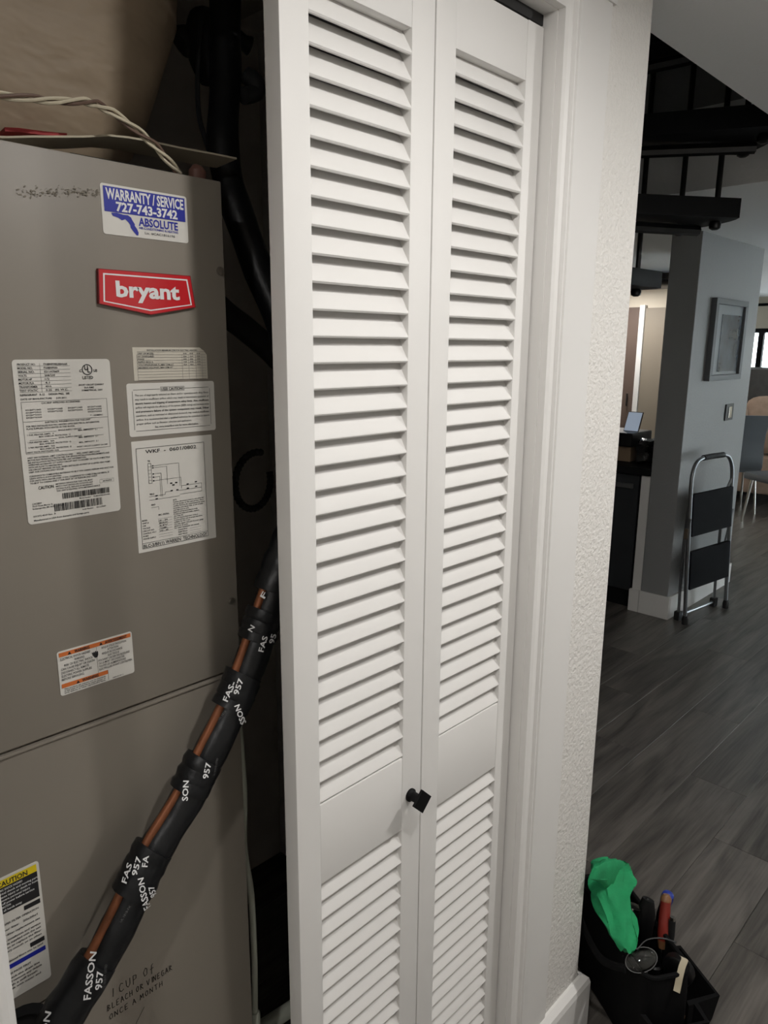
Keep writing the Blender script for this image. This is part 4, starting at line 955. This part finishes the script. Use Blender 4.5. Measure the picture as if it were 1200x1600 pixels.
# red screwdriver
a_, b_ = tool_at(1034, 1482, 1041, 1400, .20, .31)
stick('screwdriver', 'large screwdriver with red handle and amber neck standing in the tool bag', 'screwdriver', a_+(a_-b_)*.55, b_, [('shaft', M_chrome, [(.004, 0), (.004, .40)], 1), ('neck', M_amber, [(.008, .36), (.011, .46)], 1), ('handle', M_redh, [(.0105, .46), (.0125, .55), (.0130, .75), (.0115, .90), (.0125, .94)], 1), ('handle_end', M_amber, [(.0125, .94), (.0120, .98), (.007, 1.02)], 1)])
a_, b_ = tool_at(1048, 1450, 1043, 1395, .24, .30)
a_, b_ = wz(1030, 1440, .22), wz(1044, 1398, .315)
v_ = (b_-CAM).normalized()*.03
stick('nut_driver', 'nut driver with blue end cap behind the red screwdriver', 'nut driver', a_+(a_-b_)*.9+v_, b_+v_, [('shaft', M_chrome, [(.004, 0), (.004, .5)], 1), ('handle', M_blackm, [(.009, .48), (.012, .60), (.012, .86)], 1), ('end_cap', M_blueh, [(.0135, .86), (.0145, .93), (.0130, 1.0), (.006, 1.03)], 1)])
a_, b_ = wz(1046, 1480, .20), wz(1051, 1433, .28)
stick('pliers_handle', 'thin black handled pliers right of the red screwdriver', 'pliers', a_+(a_-b_)*.9, b_, [('jaw', M_steel, [(.007, 0), (.008, .4)], .6), ('grip', M_rubber, [(.007, .4), (.009, .7), (.008, .95)], .7), ('grip_end', M_chrome, [(.0075, .95), (.006, 1.0)], .7)])
a_, b_ = wz(1003, 1470, .20), wz(1013, 1405, .31)
stick('folding_knife', 'black folding tool with a pale clip left of the red screwdriver', 'knife', a_+(a_-b_)*.4, b_, [('body', M_blackm, [(.012, 0), (.021, .4), (.022, .8), (.014, 1.0)], .55), ('clip', M_chrome, [(.0035, .80), (.004, 1.0)], 1.0)])
a_, b_ = wz(988, 1465, .20), wz(992, 1408, .30)
stick('multi_tool', 'black multi tool with steel ring next to the green rag', 'multi tool', a_+(a_-b_)*.4, b_, [('body', M_blackm, [(.011, 0), (.016, .4), (.016, .9)], .6), ('ring', M_chrome, [(.0168, .86), (.0168, .90)], .62), ('pin', M_chrome, [(.003, .45), (.003, .66)], 1)])
# safety glasses
sg = thing('safety_glasses', 'clear safety glasses lying on top of the tool bag', 'glasses', tuple(wz(1005, 1495, .24)))
c_ = wz(1002, 1500, .255); n_ = (CAM-c_).normalized(); s1 = Vector((0, 0, 1)).cross(n_).normalized(); s2 = n_.cross(s1)
ca, sa = math.cos(.6), math.sin(.6); e1, e2 = s1*ca+s2*sa, s2*ca-s1*sa
def ell(rx, ry, off, cc, n=24): return [cc+e1*rx*math.cos(2*PI*k/n)+e2*ry*math.sin(2*PI*k/n)+n_*off for k in range(n)]
obj('lens', MB().loft([ell(.034, .022, 0, c_), ell(.024, .015, .006, c_), ell(.010, .006, .008, c_)]), M_glass, sg, True)
E_ = ell(.035, .0225, 0, c_); obj('lens_rim', MB().tube(E_+[E_[0]], .0010, 6, cap=False), M_inkg, sg, True)
obj('temple', MB().tube(crom([c_+e2*.020+e1*.0, c_+e2*.030+e1*.03, c_+e2*.022+e1*.062, c_+e1*.085+e2*.006], 4), .0018, 6), M_blackm, sg, True)
# steel hook strip (belt clip of a tape measure)
hp_ = [wz(1057, 1550, .207), wz(1059, 1541, .217), wz(1062, 1526, .235), wz(1066, 1510, .252), wz(1070, 1499, .263), wz(1066, 1495, .265)]
side_ = (hp_[0]-hp_[3]).cross(CAM-hp_[3]).normalized()
b = MB(); ws_ = [.006, .008, .0078, .007, .006, .005]; cl_ = crom(hp_, 4); rings = []
for i, p_ in enumerate(cl_):
    w_ = .0068; nn = (CAM-p_).normalized(); rings.append([p_-side_*w_, p_+side_*w_, p_+side_*w_-nn*.0016, p_-side_*w_-nn*.0016])
b.loft(rings)
tm = thing('tape_measure', 'tape measure with bent steel belt clip in the tool bag', 'tape measure', tuple(hp_[0]))
obj('belt_clip', b, M_tan, tm)
c_ = wz(1060, 1515, .205); obj('case', MB().lathe([(.030, -.012), (.034, -.009), (.034, .009), (.030, .012)], seg=20, M=Matrix.Translation(c_) @ Matrix.Rotation(PI/2, 4, 'Y')), M_blackm, tm, True)
# wrench and test leads deeper in the bag
for i, (px, py, l) in enumerate(((1000, 1530, 'black socket lying in the bag under the safety glasses'), (1022, 1525, 'black socket lying in the bag beside the tape measure'))):
    q = wz(px, py, .165); tag(obj('socket', MB().lathe([(.014, 0), (.015, .01), (.015, .03), (.011, .034), (.011, .01)], tuple(q), 16), M_blackm, None, True), l, 'socket')
# lower object by the bag
q = wz(1064, 1590, .03)
tag(obj('brass_fitting', MB().tube([wz(1060, 1600, .02), wz(1066, 1588, .05)], [.008, .008], 12), M_amber, None, True), 'small brass fitting poking out below the tool bag pocket', 'fitting')
